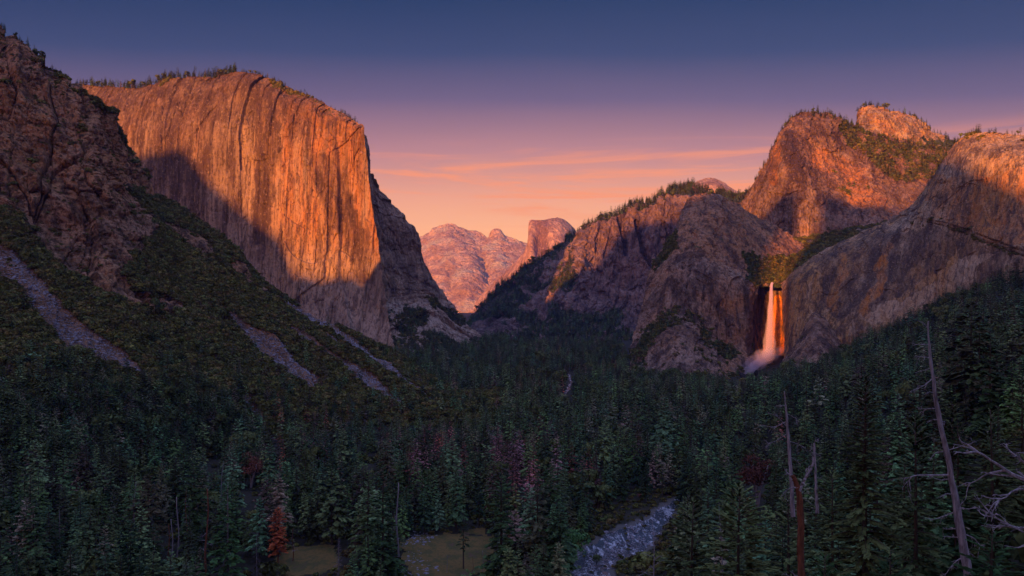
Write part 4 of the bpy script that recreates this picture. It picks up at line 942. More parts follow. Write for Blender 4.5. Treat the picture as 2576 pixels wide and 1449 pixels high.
for key, nm, n, h, f in (('mid', 'valley_side', 5200, 24, lambda V, N, Q, a: (a > .55) + 1e-9), ('wall_e', 'granite_buttress', 1300, 17, lambda V, N, Q, a: (a > .6) * (Q[..., 1] > 760) + 1e-9),
                         ('cath', 'cathedral_rock', 1500, 15, lambda V, N, Q, a: (a > .5) + 1e-9), ('low', 'lower_rock', 1100, 11, lambda V, N, Q, a: (a > .6) + .0001), ('peak', 'rear_peak', 250, 16, lambda V, N, Q, a: (a > .5) + 1e-9),
                         ('but', 'shrubby_buttress', 120, 8, lambda V, N, Q, a: (a > .6) + .0001), ('alc', 'waterfall_alcove', 120, 14, lambda V, N, Q, a: (a > .6) + 1e-9)):
    p_, n_2, q_ = on_patch(key, nm, n, 20 + n % 7, f); FP.append(p_); FS.append((h * (1 + .3 * rt.normal(size=n))).clip(h * .4, h * 1.7))
FPc = np.concatenate(FP); FSc = np.concatenate(FS); nF = len(FPc)
sx = rt.uniform(.85, 1.25, nF)
instancer('conifer_forest', FPc, rt.choice(9, nF, p=[.10, .08, .04, .13, .13, .13, .13, .13, .13]), np.stack([FSc * sx, FSc * sx, FSc], -1), np.stack([np.zeros(nF), np.zeros(nF), rt.uniform(0, 6.28, nF)], -1), FAR,
          'dense mass of dark conifers filling the valley and lining the rims')
# oak brush of the left hillside and the ledges
SHR = [mesh_from('brush_%d' % i, *(lambda d: (d[2], d[3]))(leafball(400 + i, n=110, rx=.5, rz=.4, zc=.22, leaf=.24, lumps=5, trunk=False)), [M['shrub']]) for i in range(5)]
SP = []; SS = []
for key, nm, n, h, f in (('ridge', 'left_hillside', 46000, 8.5, lambda V, N, Q, a: (a > .42) * (Q[..., 0] > -80) * (Q[..., 1] < 1230) + 1e-12), ('ridge', 'left_hillside', 800, 4.0, lambda V, N, Q, a: (a < .42) * (N[..., 2] > .35) * (Q[..., 0] > -80) * (Q[..., 1] < 700) + 1e-9),
                         ('hang', 'hanging_valley', 3500, 10, lambda V, N, Q, a: (a > .5) + 1e-9), ('low', 'lower_rock', 2600, 7, lambda V, N, Q, a: (a > .45) + .0001), ('but', 'shrubby_buttress', 260, 6, lambda V, N, Q, a: (a > .45) + .0001),
                         ('rwall', 'long_rock_wall', 300, 6, lambda V, N, Q, a: (a > .45) + .00001), ('wall_e', 'granite_buttress', 1800, 9, lambda V, N, Q, a: (a > .45) * (Q[..., 1] > 740) + 1e-9), ('cath', 'cathedral_rock', 1800, 9, lambda V, N, Q, a: (a > .45) + 1e-9),
                         ('wall', 'granite_monolith', 500, 8, lambda V, N, Q, a: (a > .45) * (Q[..., 1] < 330) + 1e-9)):
    p_, n_2, q_ = on_patch(key, nm, n, 50 + n % 11, f); SP.append(p_); SS.append((h * (1 + .35 * rt.normal(size=n))).clip(h * .4, h * 1.9))
# brush between the trees
zb = rt.uniform(size=5000); yb = 300 + zb ** 1.5 * 2200; xb = rt.uniform(-.62, .62, 5000) * yb; ok = (river_mask(xb, yb) < .05) & (meadow_mask(xb, yb) < .5)
SP.append(np.stack([xb, yb, ground(xb, yb)], -1)[ok]); SS.append(np.exp(rt.normal(size=int(ok.sum())) * .45) * 5.5)
pxb = rt.uniform(480, 1320, 9000); yb = rt.uniform(1050, 2000, 9000); xb = (pxb - CX) / F * yb; zb = ground(xb, yb); ok = (zb > -5) & (view(xb, yb, zb)[1] < 1075 + 0 * xb)
SP.append(np.stack([xb, yb, zb], -1)[ok]); SS.append(np.exp(rt.normal(size=int(ok.sum())) * .4) * 7)
pxb = np.concatenate([rt.uniform(1430, 1760, 1500), rt.uniform(700, 1260, 700)]); yb = rt.uniform(600, 880, 2200); xb = (pxb - CX) / F * yb; rv = river_mask(xb, yb); ok = (rv < .05) & (meadow_mask(xb, yb) < .5) | (rt.uniform(size=2200) < .03)
SP.append(np.stack([xb, yb, ground(xb, yb)], -1)[ok]); SS.append(np.exp(rt.normal(size=int(ok.sum())) * .45) * 2.6)
SPc = np.concatenate(SP); SSc = np.concatenate(SS); nS = len(SPc)
instancer('hillside_brush', SPc, rt.randint(0, 5, nS), np.stack([SSc * rt.uniform(.9, 1.4, nS), SSc * rt.uniform(.9, 1.4, nS), SSc], -1), np.stack([np.zeros(nS), np.zeros(nS), rt.uniform(0, 6.28, nS)], -1), SHR,
          'dense rounded oak brush covering the slopes and ledges')

# ------------------------------------------------------------------ river, meadow, stones
def masked_sheet(name, mask, x0, x1, y0, y1, step, dz, mat, zf=ground):
    X, Y = np.meshgrid(np.arange(x0, x1, step), np.arange(y0, y1, step)); m_ = mask(X, Y) > .5
    Z = zf(X, Y) + dz; idx = -np.ones(X.shape, int); q = m_[:-1, :-1] & m_[1:, :-1] & m_[1:, 1:] & m_[:-1, 1:]
    use = np.zeros(X.shape, bool); use[:-1, :-1] |= q; use[1:, :-1] |= q; use[1:, 1:] |= q; use[:-1, 1:] |= q
    idx[use] = np.arange(use.sum()); i, j = np.where(q)
    fs = np.stack([idx[i, j], idx[i, j + 1], idx[i + 1, j + 1], idx[i + 1, j]], -1)
    me = mesh_from(name, np.stack([X[use], Y[use], Z[use]], -1), [tuple(map(int, f)) for f in fs], [mat], None, True)
    o = bpy.data.objects.new(name, me); sc.collection.objects.link(o); return o
m, g, b = new_mat('river_water')
pos = g.n('ShaderNodeNewGeometry').outputs['Position']
w1 = g.noise(g.mapped(pos, (.18, .05, .2), (0, 0, .5)), 1.0, 5, .65, .6); w2 = g.noise(g.mapped(pos, (.6, .25, .6)), 1.0, 3, .6)
foam = g.step(g.math('ADD', w1, g.math('MULTIPLY', w2, .35)), .66, .86)
g.put(b.inputs['Base Color'], g.mix(foam, (.05, .06, .075), (.60, .60, .68))); b.inputs['Roughness'].default_value = .22; b.inputs['Specular IOR Level'].default_value = .6
bm = g.n('ShaderNodeBump'); bm.inputs['Distance'].default_value = .7; g.put(bm.inputs['Height'], w1); g.put(b.inputs['Normal'], bm.outputs[0]); M['water'] = m
structure(masked_sheet('river', river_mask, 20, 420, 560, 900, 2.0, -.75, M['water'], lambda x, y: ground(x, y)), 'pale rapid river running between rocky banks')
structure(masked_sheet('river_bend', river_mask, 100, 420, 1700, 2500, 3.0, .3, M['water']), 'distant glint of the river among the trees')
m, g, b = new_mat('meadow_grass')
pos = g.n('ShaderNodeNewGeometry').outputs['Position']
n1 = g.noise(g.mapped(pos, (.07, .04, .1)), 1, 6, .7); n2 = g.noise(g.mapped(pos, (.5, .3, 1)), 1, 4, .7)
col = g.mix(g.step(n1, .45, .58), (.17, .105, .035), (.09, .08, .027)); col = g.mix(g.step(n1, .58, .64), col, (.13, .07, .05)); col = g.mix(g.math('MULTIPLY', g.step(n2, .45, .65), .5), col, (.06, .065, .02))
g.put(b.inputs['Base Color'], col); M['grass'] = m
structure(masked_sheet('meadow', meadow_mask, -200, 20, 600, 780, 2.0, .25, M['grass']), 'small olive meadow clearing at the bottom of the forest')

def rock_model(seed, n=3, flat=.6):
    rn = np.random.RandomState(seed)
    import bmesh
    bm_ = bmesh.new(); bmesh.ops.create_icosphere(bm_, subdivisions=n, radius=.5)
    co = np.array([v.co[:] for v in bm_.verts]); co = co * (1 + .55 * fbm(co * 2.2 + seed, 3))[:, None]
    for k in range(7):
        d = rn.normal(size=3); d /= np.linalg.norm(d); t = co @ d; lim = rn.uniform(.26, .4); co = co - np.maximum(0, t - lim)[:, None] * d * .9
    co[:, 2] *= flat
    for v, c in zip(bm_.verts, co): v.co = c
    me = bpy.data.meshes.new('stone_%d' % seed); bm_.to_mesh(me); bm_.free(); return me
m, g, b = new_mat('pale_stone')
pos = g.n('ShaderNodeNewGeometry').outputs['Position']; oi = g.n('ShaderNodeObjectInfo').outputs['Random']
n1 = g.noise(g.mapped(pos, (.9,) * 3), 1, 5, .65)
g.put(b.inputs['Base Color'], g.mix(g.step(n1, .35, .65), g.mix(oi, (.10, .092, .115), (.25, .23, .27)), (.31, .285, .33))); M['stone'] = m
STN = [rock_model(i) for i in range(6)]
for me in STN: me.materials.append(M['stone'])
# loose talus blocks, uncountable
p_, n_2, q_ = on_patch('ridge', 'left_hillside', 26000, 77, lambda V, N, Q, a: talus_mask(Q[..., 0] + fbm(V / 45, 4) * 38 * .25, Q[..., 1] + fbm(V / 45, 4) * 38 * .2) ** 2 * (Q[..., 0] > -60) + 1e-12)
sz = (np.exp(rt.normal(size=len(p_)) * .6) * 1.35).clip(.5, 7)
xr = rt.uniform(20, 400, 16000); yr = rt.uniform(560, 880, 16000); ok = (river_mask(xr, yr) > .25) & (fbm(np.stack([xr / 18, yr / 34, xr * 0], -1), 3) > .02)
rp = np.stack([xr, yr, ground(xr, yr) - .4], -1)[ok]
lx, ly = floor_pt(np.array([1015, 1040, 1060, 1000, 990, 1070, 1050, 985, 620, 655, 700, 600]), np.array([1365, 1400, 1425, 1440, 1449, 1352, 1348, 1430, 1060, 1120, 1160, 1040]))
pile = []
for a_, b_ in zip(lx[:8], ly[:8]): pile.append(np.stack([a_ + rt.normal(size=60) * 5, b_ + rt.normal(size=60) * 9], -1))
pile = np.concatenate(pile); pz = ground(pile[:, 0], pile[:, 1])
AL = np.concatenate([p_, rp, np.concatenate([pile, pz[:, None]], 1)]); sa = np.concatenate([sz, (np.exp(rt.normal(size=len(rp)) * .6) * .9).clip(.3, 4.5), (np.exp(rt.normal(size=len(pile)) * .5) * 1.2).clip(.4, 4)])
nA = len(AL)
instancer('scree', AL, rt.randint(0, 6, nA), np.stack([sa * rt.uniform(.8, 1.5, nA), sa, sa * rt.uniform(.7, 1.2, nA)], -1), rt.uniform(-.5, .5, (nA, 3)) + np.stack([np.zeros(nA), np.zeros(nA), rt.uniform(0, 6.28, nA)], -1), STN, 'loose grey blocks on the talus streaks and river bars')
print('TREES', len(T), 'indiv', len(indiv), len(dead_keep), 'forest', nF)

# ------------------------------------------------------------------ haze
def haze_box():
    x0, x1, y0, y1, z0, z1 = -13900, 14000, -5300, 19500, -60, 1950
    v = [(x, y, z) for x in (x0, x1) for y in (y0, y1) for z in (z0, z1)]
    f = [(0, 1, 3, 2), (4, 6, 7, 5), (0, 4, 5, 1), (2, 3, 7, 6), (0, 2, 6, 4), (1, 5, 7, 3)]
    m = bpy.data.materials.new('evening_haze'); m.use_nodes = True; nt = m.node_tree; nt.nodes.clear()
    pv = nt.nodes.new('ShaderNodeVolumePrincipled'); o = nt.nodes.new('ShaderNodeOutputMaterial'); nt.links.new(pv.outputs[0], o.inputs['Volume'])
    pv.inputs['Color'].default_value = (.22, .36, 1.0, 1); pv.inputs['Density'].default_value = 1.4e-5; pv.inputs['Anisotropy'].default_value = 0.0
    ob = bpy.data.objects.new('haze', mesh_from('haze', v, f, [m])); sc.collection.objects.link(ob); ob['kind'] = 'stuff'; ob['label'] = 'thin blue evening haze filling the valley'
haze_box()

# ------------------------------------------------------------------ waterfall and its spray
def vol_mat(name, col, dens):
    m = bpy.data.materials.new(name); m.use_nodes = True; nt = m.node_tree; nt.nodes.clear()
    pv = nt.nodes.new('ShaderNodeVolumePrincipled'); o = nt.nodes.new('ShaderNodeOutputMaterial'); nt.links.new(pv.outputs[0], o.inputs['Volume'])
    pv.inputs['Color'].default_value = (*col, 1); pv.inputs['Density'].default_value = dens; pv.inputs['Anisotropy'].default_value = -0.3
    return m
def plume(name, path, rad, mat, seed, amp=.25, sides=28, n=60):
    C = crom(np.array([P(*p) for p in path]), n, 0); r = crom(np.array(rad, float)[:, None], n, 0)[:, 0]
    rows = []
    for i in range(n):
        t = C[min(i + 1, n - 1)] - C[max(i - 1, 0)]; t /= np.linalg.norm(t); a = np.cross(t, [0, 1, 0]); a /= np.linalg.norm(a); b_ = np.cross(t, a)
        th = np.linspace(0, 2 * np.pi, sides, endpoint=False); d = np.cos(th)[:, None] * a + np.sin(th)[:, None] * b_
        e = fbm(np.stack([np.cos(th) * 1.2 + seed, np.sin(th) * 1.2, C[i, 2] / 26 + 0 * th + C[i, 0] / 30], -1), 3)
        rows.append(C[i] + d * (r[i] * (1 + amp * 2 * e))[:, None])
    V = np.array(rows).reshape(-1, 3); f = []
    for i in range(n - 1):
        for k in range(sides): k2 = (k + 1) % sides; f.append((i * sides + k, i * sides + k2, (i + 1) * sides + k2, (i + 1) * sides + k))
    f.append(tuple(range(sides))[::-1]); f.append(tuple((n - 1) * sides + k for k in range(sides)))
    o = bpy.data.objects.new(name, mesh_from(name, V, f, [mat], None, True)); sc.collection.objects.link(o); return o
wfall = bpy.data.objects.new('waterfall', None); sc.collection.objects.link(wfall); wfall.location = P(1935, 895, 2480); bpy.context.view_layer.update()
tag(wfall, 'tall thin pinkish white waterfall dropping from the notch between two cliffs', 'waterfall')
mw = wfall.location.copy()
def under(o, par=None):
    me = o.data; co = np.empty(len(me.vertices) * 3); me.vertices.foreach_get('co', co); co = co.reshape(-1, 3) - np.array(mw); me.vertices.foreach_set('co', co.ravel()); me.update(); o.parent = wfall
W1 = vol_mat('falling_water', (.88, .74, 1.0), .17); W2 = vol_mat('spray', (.90, .80, .97), .022); W3 = vol_mat('drifting_mist', (.88, .80, 1.0), .007)
under(plume('stream', [(1946, 711, 2560), (1941, 717, 2530), (1939, 760, 2500), (1936, 820, 2480), (1934, 880, 2460), (1932, 905, 2440)], [2.6, 4.0, 5.6, 7.6, 9.5, 9], W1, 1, .16))
under(plume('spray', [(1940, 740, 2500), (1938, 800, 2480), (1936, 850, 2460), (1934, 888, 2440), (1930, 902, 2420)], [5, 11, 15, 19, 12], W2, 2, .25))
under(plume('cascade', [(1936, 885, 2440), (1920, 903, 2400), (1895, 921, 2350), (1872, 940, 2300), (1850, 955, 2260), (1836, 962, 2230)], [12, 14, 12, 8, 6, 3], vol_mat('cascade_water', (.90, .80, .97), .016), 3, .45))
under(plume('mist', [(1990, 872, 2440), (1965, 884, 2430), (1935, 893, 2420), (1900, 915, 2370), (1860, 942, 2290), (1830, 960, 2230)], [4, 12, 24, 22, 15, 5], W3, 4, .5))

M['wet'] = bark_mat('wet_dark_rock', (.02, .02, .025), (.05, .05, .06), 8)
for k, (lb, x_, y_, d_, sz_) in enumerate([('dark wet boulder standing at the left foot of the waterfall spray', 1868, 945, 2190, 16), ('smaller dark rock right of the boulder in the waterfall spray', 1901, 938, 2230, 12)]):
    me = rock_model(40 + k, flat=1.3); me.materials.append(M['wet']); o = bpy.data.objects.new('boulder', me); sc.collection.objects.link(o); o.location = P(x_, y_, d_); o.scale = (sz_,) * 3; tag(o, lb, 'boulder')

# ------------------------------------------------------------------ trees one can point at
def at(px_, d, py_top, dz=0.0):
    x = (px_ - CX) / F * d; z0 = float(ground(np.array([x]), np.array([float(d)]))[0]) + dz
    return (x, d, z0), CH + (HY - py_top) / F * d - z0
def hero(name, label, cat, px_, d, py_top, data, bark, leaf, group=None, wide=1.0, rz=0.0, dz=-.5):
    loc, H = at(px_, d, py_top, dz); parts = pair(name, data, bark, leaf)
    nm2 = 'branches' if data[2] and cat in ('dead tree', 'snag') else 'crown'
    return thing(name, label, cat, loc, [('trunk', parts[0])] + ([(nm2, parts[1])] if data[2] else []), group, (H * wide, H * wide, H), rz)
def cone(seed, **k): return conifer(seed, **k)
hero('pine_tree', 'tall pine with bare trunk showing near its tufted top, right of the river', 'pine tree', 2180, 135, 942, conifer(501, nb=260, per=60, ss=.42, r=.155, c0=.12, shape=.62, gap=.16, spw=.38, twigs=1, droop=.35), 'bark', 'olive', dz=-3)
hero('pine_tree', 'broad dark pine with a rounded top left of the forked red-barked snag', 'pine tree', 1862, 200, 1222, conifer(502, nb=200, per=50, ss=.42, r=.27, c0=.1, shape=.5, gap=.06, spw=.42), 'bark', 'olive', dz=-3)
hero('pine_tree', 'dark dense pine standing in front of the river bend', 'pine tree', 1745, 300, 1262, conifer(503, nb=150, per=34, ss=.5, r=.24, c0=.1, shape=.55, gap=.06, spw=.45), 'bark', 'olive', dz=-3)
for k, (x_, d_, t_, lb, w_) in enumerate([(2300, 170, 1045, 'dark pine between the tufted pine and the leaning grey snag', .9), (2400, 210, 1010, 'dark bushy pine directly behind the leaning grey snag', 1.0), (2490, 185, 1030, 'dark pine just right of the leaning grey snag', 1.1),
                                          (2575, 230, 950, 'tall dark pine at the right edge behind the bleached branches', 1.0), (2090, 210, 1180, 'dark pine between the forked snag and the tufted pine', 1.0), (2240, 90, 1385, 'low bright green young pine at the foot of the leaning snag', 1.3),
                                          (2500, 80, 1330, 'green young pine low at the right edge under the bleached branches', 1.5), (2075, 85, 1400, 'small green young pine right of the red forked trunk', 1.3), (1985, 250, 1245, 'dark pine behind the red forked trunk', 1.1)]):
    hero('pine_tree', lb, 'pine tree', x_, d_, t_, conifer(510 + k, nb=170, per=46, ss=.42, r=.2, c0=.06, shape=.55, gap=.08, spw=.42), 'bark', 'olive' if k not in (5, 6, 7) else 'fresh', wide=w_, rz=k * 1.3, dz=-2)

def custom_snag(name, label, stem, limbs, d, bark, rtop=.12, rbot=.7, cat='dead tree', lb_mat='greybark', seed=1, twigs=True):
    """stem and limbs given as points across and up the trunk, then pushed out in depth"""
    rn = np.random.RandomState(seed); pts = []
    for i, (x_, y_) in enumerate(stem): pts.append(P(x_, y_, d))
    base = np.array(pts[0]); pts = [p - base for p in pts]
    fine = crom(np.array(pts), 26, 0); fine = fine + np.stack([fbm(np.stack([fine[:, 2] / 3 + seed, fine[:, 2] * 0, fine[:, 2] * 0 + a_], -1), 2) * .35 * rbot for a_ in (1, 5, 9)], -1) * [1, 1, 0]
    TV, TF, V, Fc = [], [], [], []; LIMBS = []
    tube(fine, [(rbot + (rtop - rbot) * (i / 25) ** .9) * rn.uniform(.88, 1.12) for i in range(26)], 10, TV, TF)
    for q in range(len(TV)): TV[q] = TV[q] + rn.normal(size=3) * rbot * .05
    def limb(path, r0, dep=0):
        path = np.array(path); m_ = max(8, len(path) * 3); c = crom(path, m_, 0)
        c = c + np.cumsum(rn.normal(size=c.shape), 0) * .05 * np.linspace(0, 1, m_)[:, None]
        tube(c, [r0 * (1 - i / (m_ + .3)) + .008 for i in range(m_)], 5, V, Fc)
        L = np.linalg.norm(path[-1] - path[0])
        if dep < 2 and L > .8 and twigs:
            for q in range(5 if dep == 0 else 3):
                i = rn.randint(m_ // 4, m_ - 1); t = c[min(i + 1, m_ - 1)] - c[i - 1]; t /= np.linalg.norm(t); e = t + rn.normal(size=3) * .65; e /= np.linalg.norm(e); l_ = L * rn.uniform(.15, .38)
                limb([c[i], c[i] + e * l_ * .5 + rn.normal(size=3) * .05 * l_, c[i] + (e + [0, 0, rn.uniform(-.5, .2)]) * l_], r0 * .45, dep + 1)
    for lm in limbs:
        dep = rn.uniform(-1, 1) * .5; p0 = P(*lm[0][0:2], d) - base; path = [p0]
        for (x_, y_) in lm[0][2:] if False else lm[1]:
            q = P(x_, y_, d) - base; q[1] += dep * abs(q[0] - p0[0]); path.append(q)
        if len(path) == 2: path.insert(1, (path[0] + path[1]) / 2 + [0, 0, .1])
        n0, f0 = len(V), len(Fc); limb(path, lm[2])
        LIMBS.append(mesh_from(name + '_limb', V[n0:], [tuple(i - n0 for i in f) for f in Fc[f0:]], [M[lb_mat]]))
    tr = mesh_from(name + '_trunk', TV, TF, [M[bark]], None, True)
    e = thing(name, label, cat, tuple(base), [('trunk', tr)] + [('limb', q) for q in LIMBS])
    return e
custom_snag('dead_pine', 'leaning dead pine with grey scaly trunk and bleached broken limbs near the right edge', [(2445, 1500), (2428, 1400), (2410, 1300), (2392, 1190), (2370, 1090), (2352, 990), (2342, 920), (2337, 860), (2336, 808)],
  [((2336, 830), [(2325, 815), (2312, 808)], .05), ((2337, 868), [(2315, 866), (2292, 868)], .05), ((2340, 900), [(2310, 896), (2288, 894)], .05), ((2343, 925), [(2325, 932), (2305, 938)], .04), ((2347, 950), [(2325, 965), (2280, 985)], .07),
   ((2352, 990), [(2335, 985), (2322, 990)], .05), ((2356, 1028), [(2330, 1030), (2308, 1042)], .08), ((2362, 1055), [(2345, 1058), (2330, 1066)], .05), ((2378, 1135), [(2355, 1140), (2340, 1158)], .08), ((2378, 1135), [(2410, 1122), (2430, 1112)], .08),
   ((2390, 1195), [(2350, 1200), (2310, 1208), (2296, 1230), (2300, 1258)], .13), ((2392, 1205), [(2370, 1206), (2345, 1196)], .07), ((2400, 1245), [(2380, 1240), (2355, 1243)], .07), ((2405, 1285), [(2385, 1298), (2345, 1310)], .09),
   ((2412, 1330), [(2390, 1332), (2372, 1330)], .07), ((2416, 1352), [(2395, 1353), (2375, 1355)], .07), ((2416, 1340), [(2450, 1355), (2480, 1392)], .09), ((2425, 1390), [(2450, 1398), (2470, 1412)], .08), ((2425, 1400), [(2400, 1415), (2375, 1449)], .09), ((2350, 960), [(2362, 968), (2368, 985)], .04), ((2366, 1060), [(2384, 1064), (2376, 1075)], .05), ((2405, 1280), [(2420, 1268), (2428, 1262)], .07)],
  105, 'greybark', .06, .58, seed=5)
custom_snag('dead_cedar', 'forked dead cedar with a red-brown trunk and grey broken top', [(2016, 1500), (2015, 1400), (2014, 1310), (2010, 1240), (2002, 1212), (1994, 1196)],
  [((2010, 1235), [(2025, 1200), (2040, 1170), (2045, 1140), (2036, 1108)], .22), ((2000, 1208), [(1984, 1190), (1975, 1180)], .10), ((2006, 1225), [(1985, 1228), (1965, 1245)], .07), ((2016, 1448), [(1985, 1452), (1950, 1460)], .07)],
  90, 'redbark', .2, .42, seed=8)
custom_snag('dead_snag', 'thin pale dead snag rising above the forked red cedar', [(1995, 1300), (1990, 1200), (1984, 1110), (1979, 1060), (1976, 1015), (1973, 985)],
  [((1975, 1020), [(1960, 1022), (1948, 1020)], .05), ((1979, 1060), [(1950, 1075), (1920, 1070)], .06), ((1982, 1090), [(1950, 1110), (1925, 1118)], .06), ((1984, 1110), [(2010, 1118), (2030, 1130)], .05), ((1977, 1040), [(1995, 1048), (2012, 1062)], .04), ((1988, 1150), [(2005, 1160), (2015, 1175)], .04), ((1980, 1075), [(1960, 1052), (1945, 1040)], .05)],
  120, 'greybark', .05, .34, seed=9)
custom_snag('dead_snag', 'slim bleached snag standing right of the forked red cedar, against the dark forest', [(2056, 1290), (2053, 1220), (2051, 1170), (2050, 1112)],
  [((2051, 1140), [(2062, 1145), (2070, 1150)], .05), ((2051, 1165), [(2040, 1170), (2032, 1172)], .05), ((2053, 1200), [(2066, 1205), (2074, 1212)], .05)], 210, 'greybark', .08, .45, seed=10)
custom_snag('dead_tree', 'bleached bare tree reaching in from the right edge', [(2690, 1500), (2680, 1380), (2668, 1280), (2655, 1200), (2640, 1120)],
  [((2660, 1230), [(2600, 1215), (2560, 1200), (2520, 1170), (2470, 1140), (2425, 1122)], .20), ((2660, 1245), [(2590, 1232), (2530, 1222), (2490, 1232), (2450, 1242)], .13), ((2655, 1200), [(2600, 1180), (2560, 1150), (2530, 1128)], .12), ((2670, 1320), [(2610, 1330), (2560, 1335), (2510, 1305), (2480, 1290)], .14), ((2672, 1340), [(2600, 1345), (2540, 1325), (2510, 1330)], .10), ((2676, 1375), [(2600, 1360), (2545, 1368), (2500, 1366)], .08), ((2650, 1180), [(2600, 1150), (2576, 1130)], .10)],
  62, 'greybark', .1, .5, seed=12)
hero('dead_tree', 'spindly grey bare tree in front of the river bank', 'dead tree', 1640, 250, 1300, bare_tree(21, n=40, r=.22, c0=.3, rad=.008, up=.2), 'greybark', 'greybark', dz=-2)
hero('dead_tree', 'thin grey twiggy tree behind the round dark pine, right of the river', 'dead tree', 1812, 270, 1262, bare_tree(22, n=40, r=.16, c0=.2, rad=.007, up=.2), 'greybark', 'grey', dz=-2)
FL = [
 ('pine_tree', 'rust-orange dead pine beside the meadow', 'pine tree', 700, 640, 1279, conifer(601, nb=110, per=12, r=.20, c0=.2, shape=.5, gap=.12, spw=.55), 'redbark', 'orange'),
 ('dead_tree', 'broken bare snag with drooping twigs right of the rust-orange pine', 'dead tree', 737, 645, 1328, bare_tree(31, n=22, r=.26, c0=.3, rad=.016, up=.05, broken=True), 'redbark', 'greybark'),
 ('spruce_tree', 'bright green tall spruce with a pale trunk streak left of the rust-orange pine', 'spruce tree', 574, 560, 1211, conifer(602, nb=120, per=12, r=.17, c0=.06, shape=.7, gap=.22, spw=.5), 'greybark', 'fresh'),
 ('dead_spruce', 'grey-purple bare spruce left of the rust-orange pine', 'dead tree', 647, 600, 1338, conifer(603, nb=90, per=16, r=.16, c0=.05, shape=.7, twigs=2), 'greybark', 'grey'),
 ('dead_spruce', 'grey-purple bare spruce at the right end of the left meadow', 'dead tree', 853, 600, 1352, conifer(604, nb=90, per=16, r=.10, c0=.05, shape=.6, twigs=2), 'greybark', 'grey'),
 ('conifer', 'dark conifer with a bare lower trunk standing in the meadow', 'conifer', 1166, 628, 1284, conifer(605, nb=70, per=10, r=.12, c0=.35, shape=.7, gap=.15), 'bark', 'needles'),
 ('conifer', 'light green conifer at the back edge of the meadow', 'conifer', 1142, 770, 1262, conifer(606, nb=80, per=10, r=.19, c0=.1, shape=.9, gap=.06), 'bark', 'fresh'),
 ('conifer', 'light green conifer above the left meadow', 'conifer', 905, 700, 1265, conifer(607, nb=80, per=10, r=.19, c0=.1, shape=.9, gap=.06), 'bark', 'fresh'),
 ('conifer', 'small bright green conifer at the lower left bottom edge', 'conifer', 322, 560, 1366, conifer(608, nb=80, per=10, r=.2, c0=.1, shape=.8, gap=.06), 'bark', 'fresh'),
 ('conifer', 'bright green conifer with a pale trunk at far lower left', 'conifer', 150, 590, 1280, conifer(609, nb=80, per=10, r=.15, c0=.15, shape=.7, gap=.16), 'greybark', 'fresh'),
 ('conifer', 'tall full conifer left of the river bed, bottom centre', 'conifer', 1262, 570, 1190, conifer(610, nb=110, per=12, r=.16, c0=.06, shape=.55, gap=.04), 'bark', 'needles'),
 ('conifer', 'tall dark conifer in front of the gap between the two meadows', 'conifer', 965, 575, 1175, conifer(611, nb=110, per=12, r=.15, c0=.06, shape=.6, gap=.04), 'bark', 'needles'),
 ('conifer', 'tall dark conifer in front of the left end of the right meadow', 'conifer', 928, 600, 1188, conifer(612, nb=110, per=12, r=.13, c0=.06, shape=.6, gap=.08), 'bark', 'needles'),
]
for nm, lb, ct, x_, d_, t_, dat, bk_, lf in FL: hero(nm, lb, ct, x_, d_, t_, dat, bk_, lf)
for k, (lb, x_, d_, t_, hgt) in enumerate([('tall narrow crimson dead conifer on the lower left slope', 533, 1120, 1022, 1), ('crimson dead conifer below the talus streaks, left of centre', 866, 1180, 1016, 1), ('bright crimson slender dead conifer left of centre', 935, 980, 1078, 1), ('reddish dead conifer on the slope at far left of the crimson one', 492, 1180, 980, 1),
                                           ('rusty dead conifer on the lower slope below the talus', 778, 1150, 1035, 1), ('pink-brown dead conifer highest on the left slope', 580, 1350, 918, 1)]):
    loc, H = at(x_, d_, t_, -.5); j = np.argmin((objs['ridge'][3][..., 0] - x_) ** 2 + (objs['ridge'][3][..., 1] - (t_ + 60)) ** 2); pt = objs['ridge'][1].reshape(-1, 3)[j]
    if pt[2] > loc[2] or d_ > 1050: loc = tuple(pt - [0, 0, 1]); H = CH + (HY - t_) / F * pt[1] - loc[2]
    tr, cr = pair('crimson_conifer', conifer(640 + k, nb=70, per=8, r=.13, c0=.12, shape=.6, gap=.15, spw=.5), 'bark', 'red')
    thing('dead_conifer', lb, 'dead conifer', loc, [('trunk', tr), ('crown', cr)], None, (H, H, H))
for k, (lb, x_, d_, t_, w_) in enumerate([('round purplish bare tree below the talus tail, left', 632, 900, 1130, 1), ('round crimson tree on the right behind the dark pines', 1906, 800, 1130, 1), ('mauve bare round tree on two pale stems at the river bank', 1503, 850, 1262, 1.0)]):
    loc, H = at(x_, d_, t_, -.3); d0 = leafball(650 + k, n=1500, rx=.42, rz=.36, zc=.62, leaf=.036, lumps=12); tr, cr = pair('round_tree', d0, 'greybark', 'redshrub' if k == 1 else 'redshrub' if k == 0 else 'grey'); thing('round_tree', lb, 'tree', loc, [('trunk', tr), ('crown', cr)], None, (H * w_, H * w_, H))
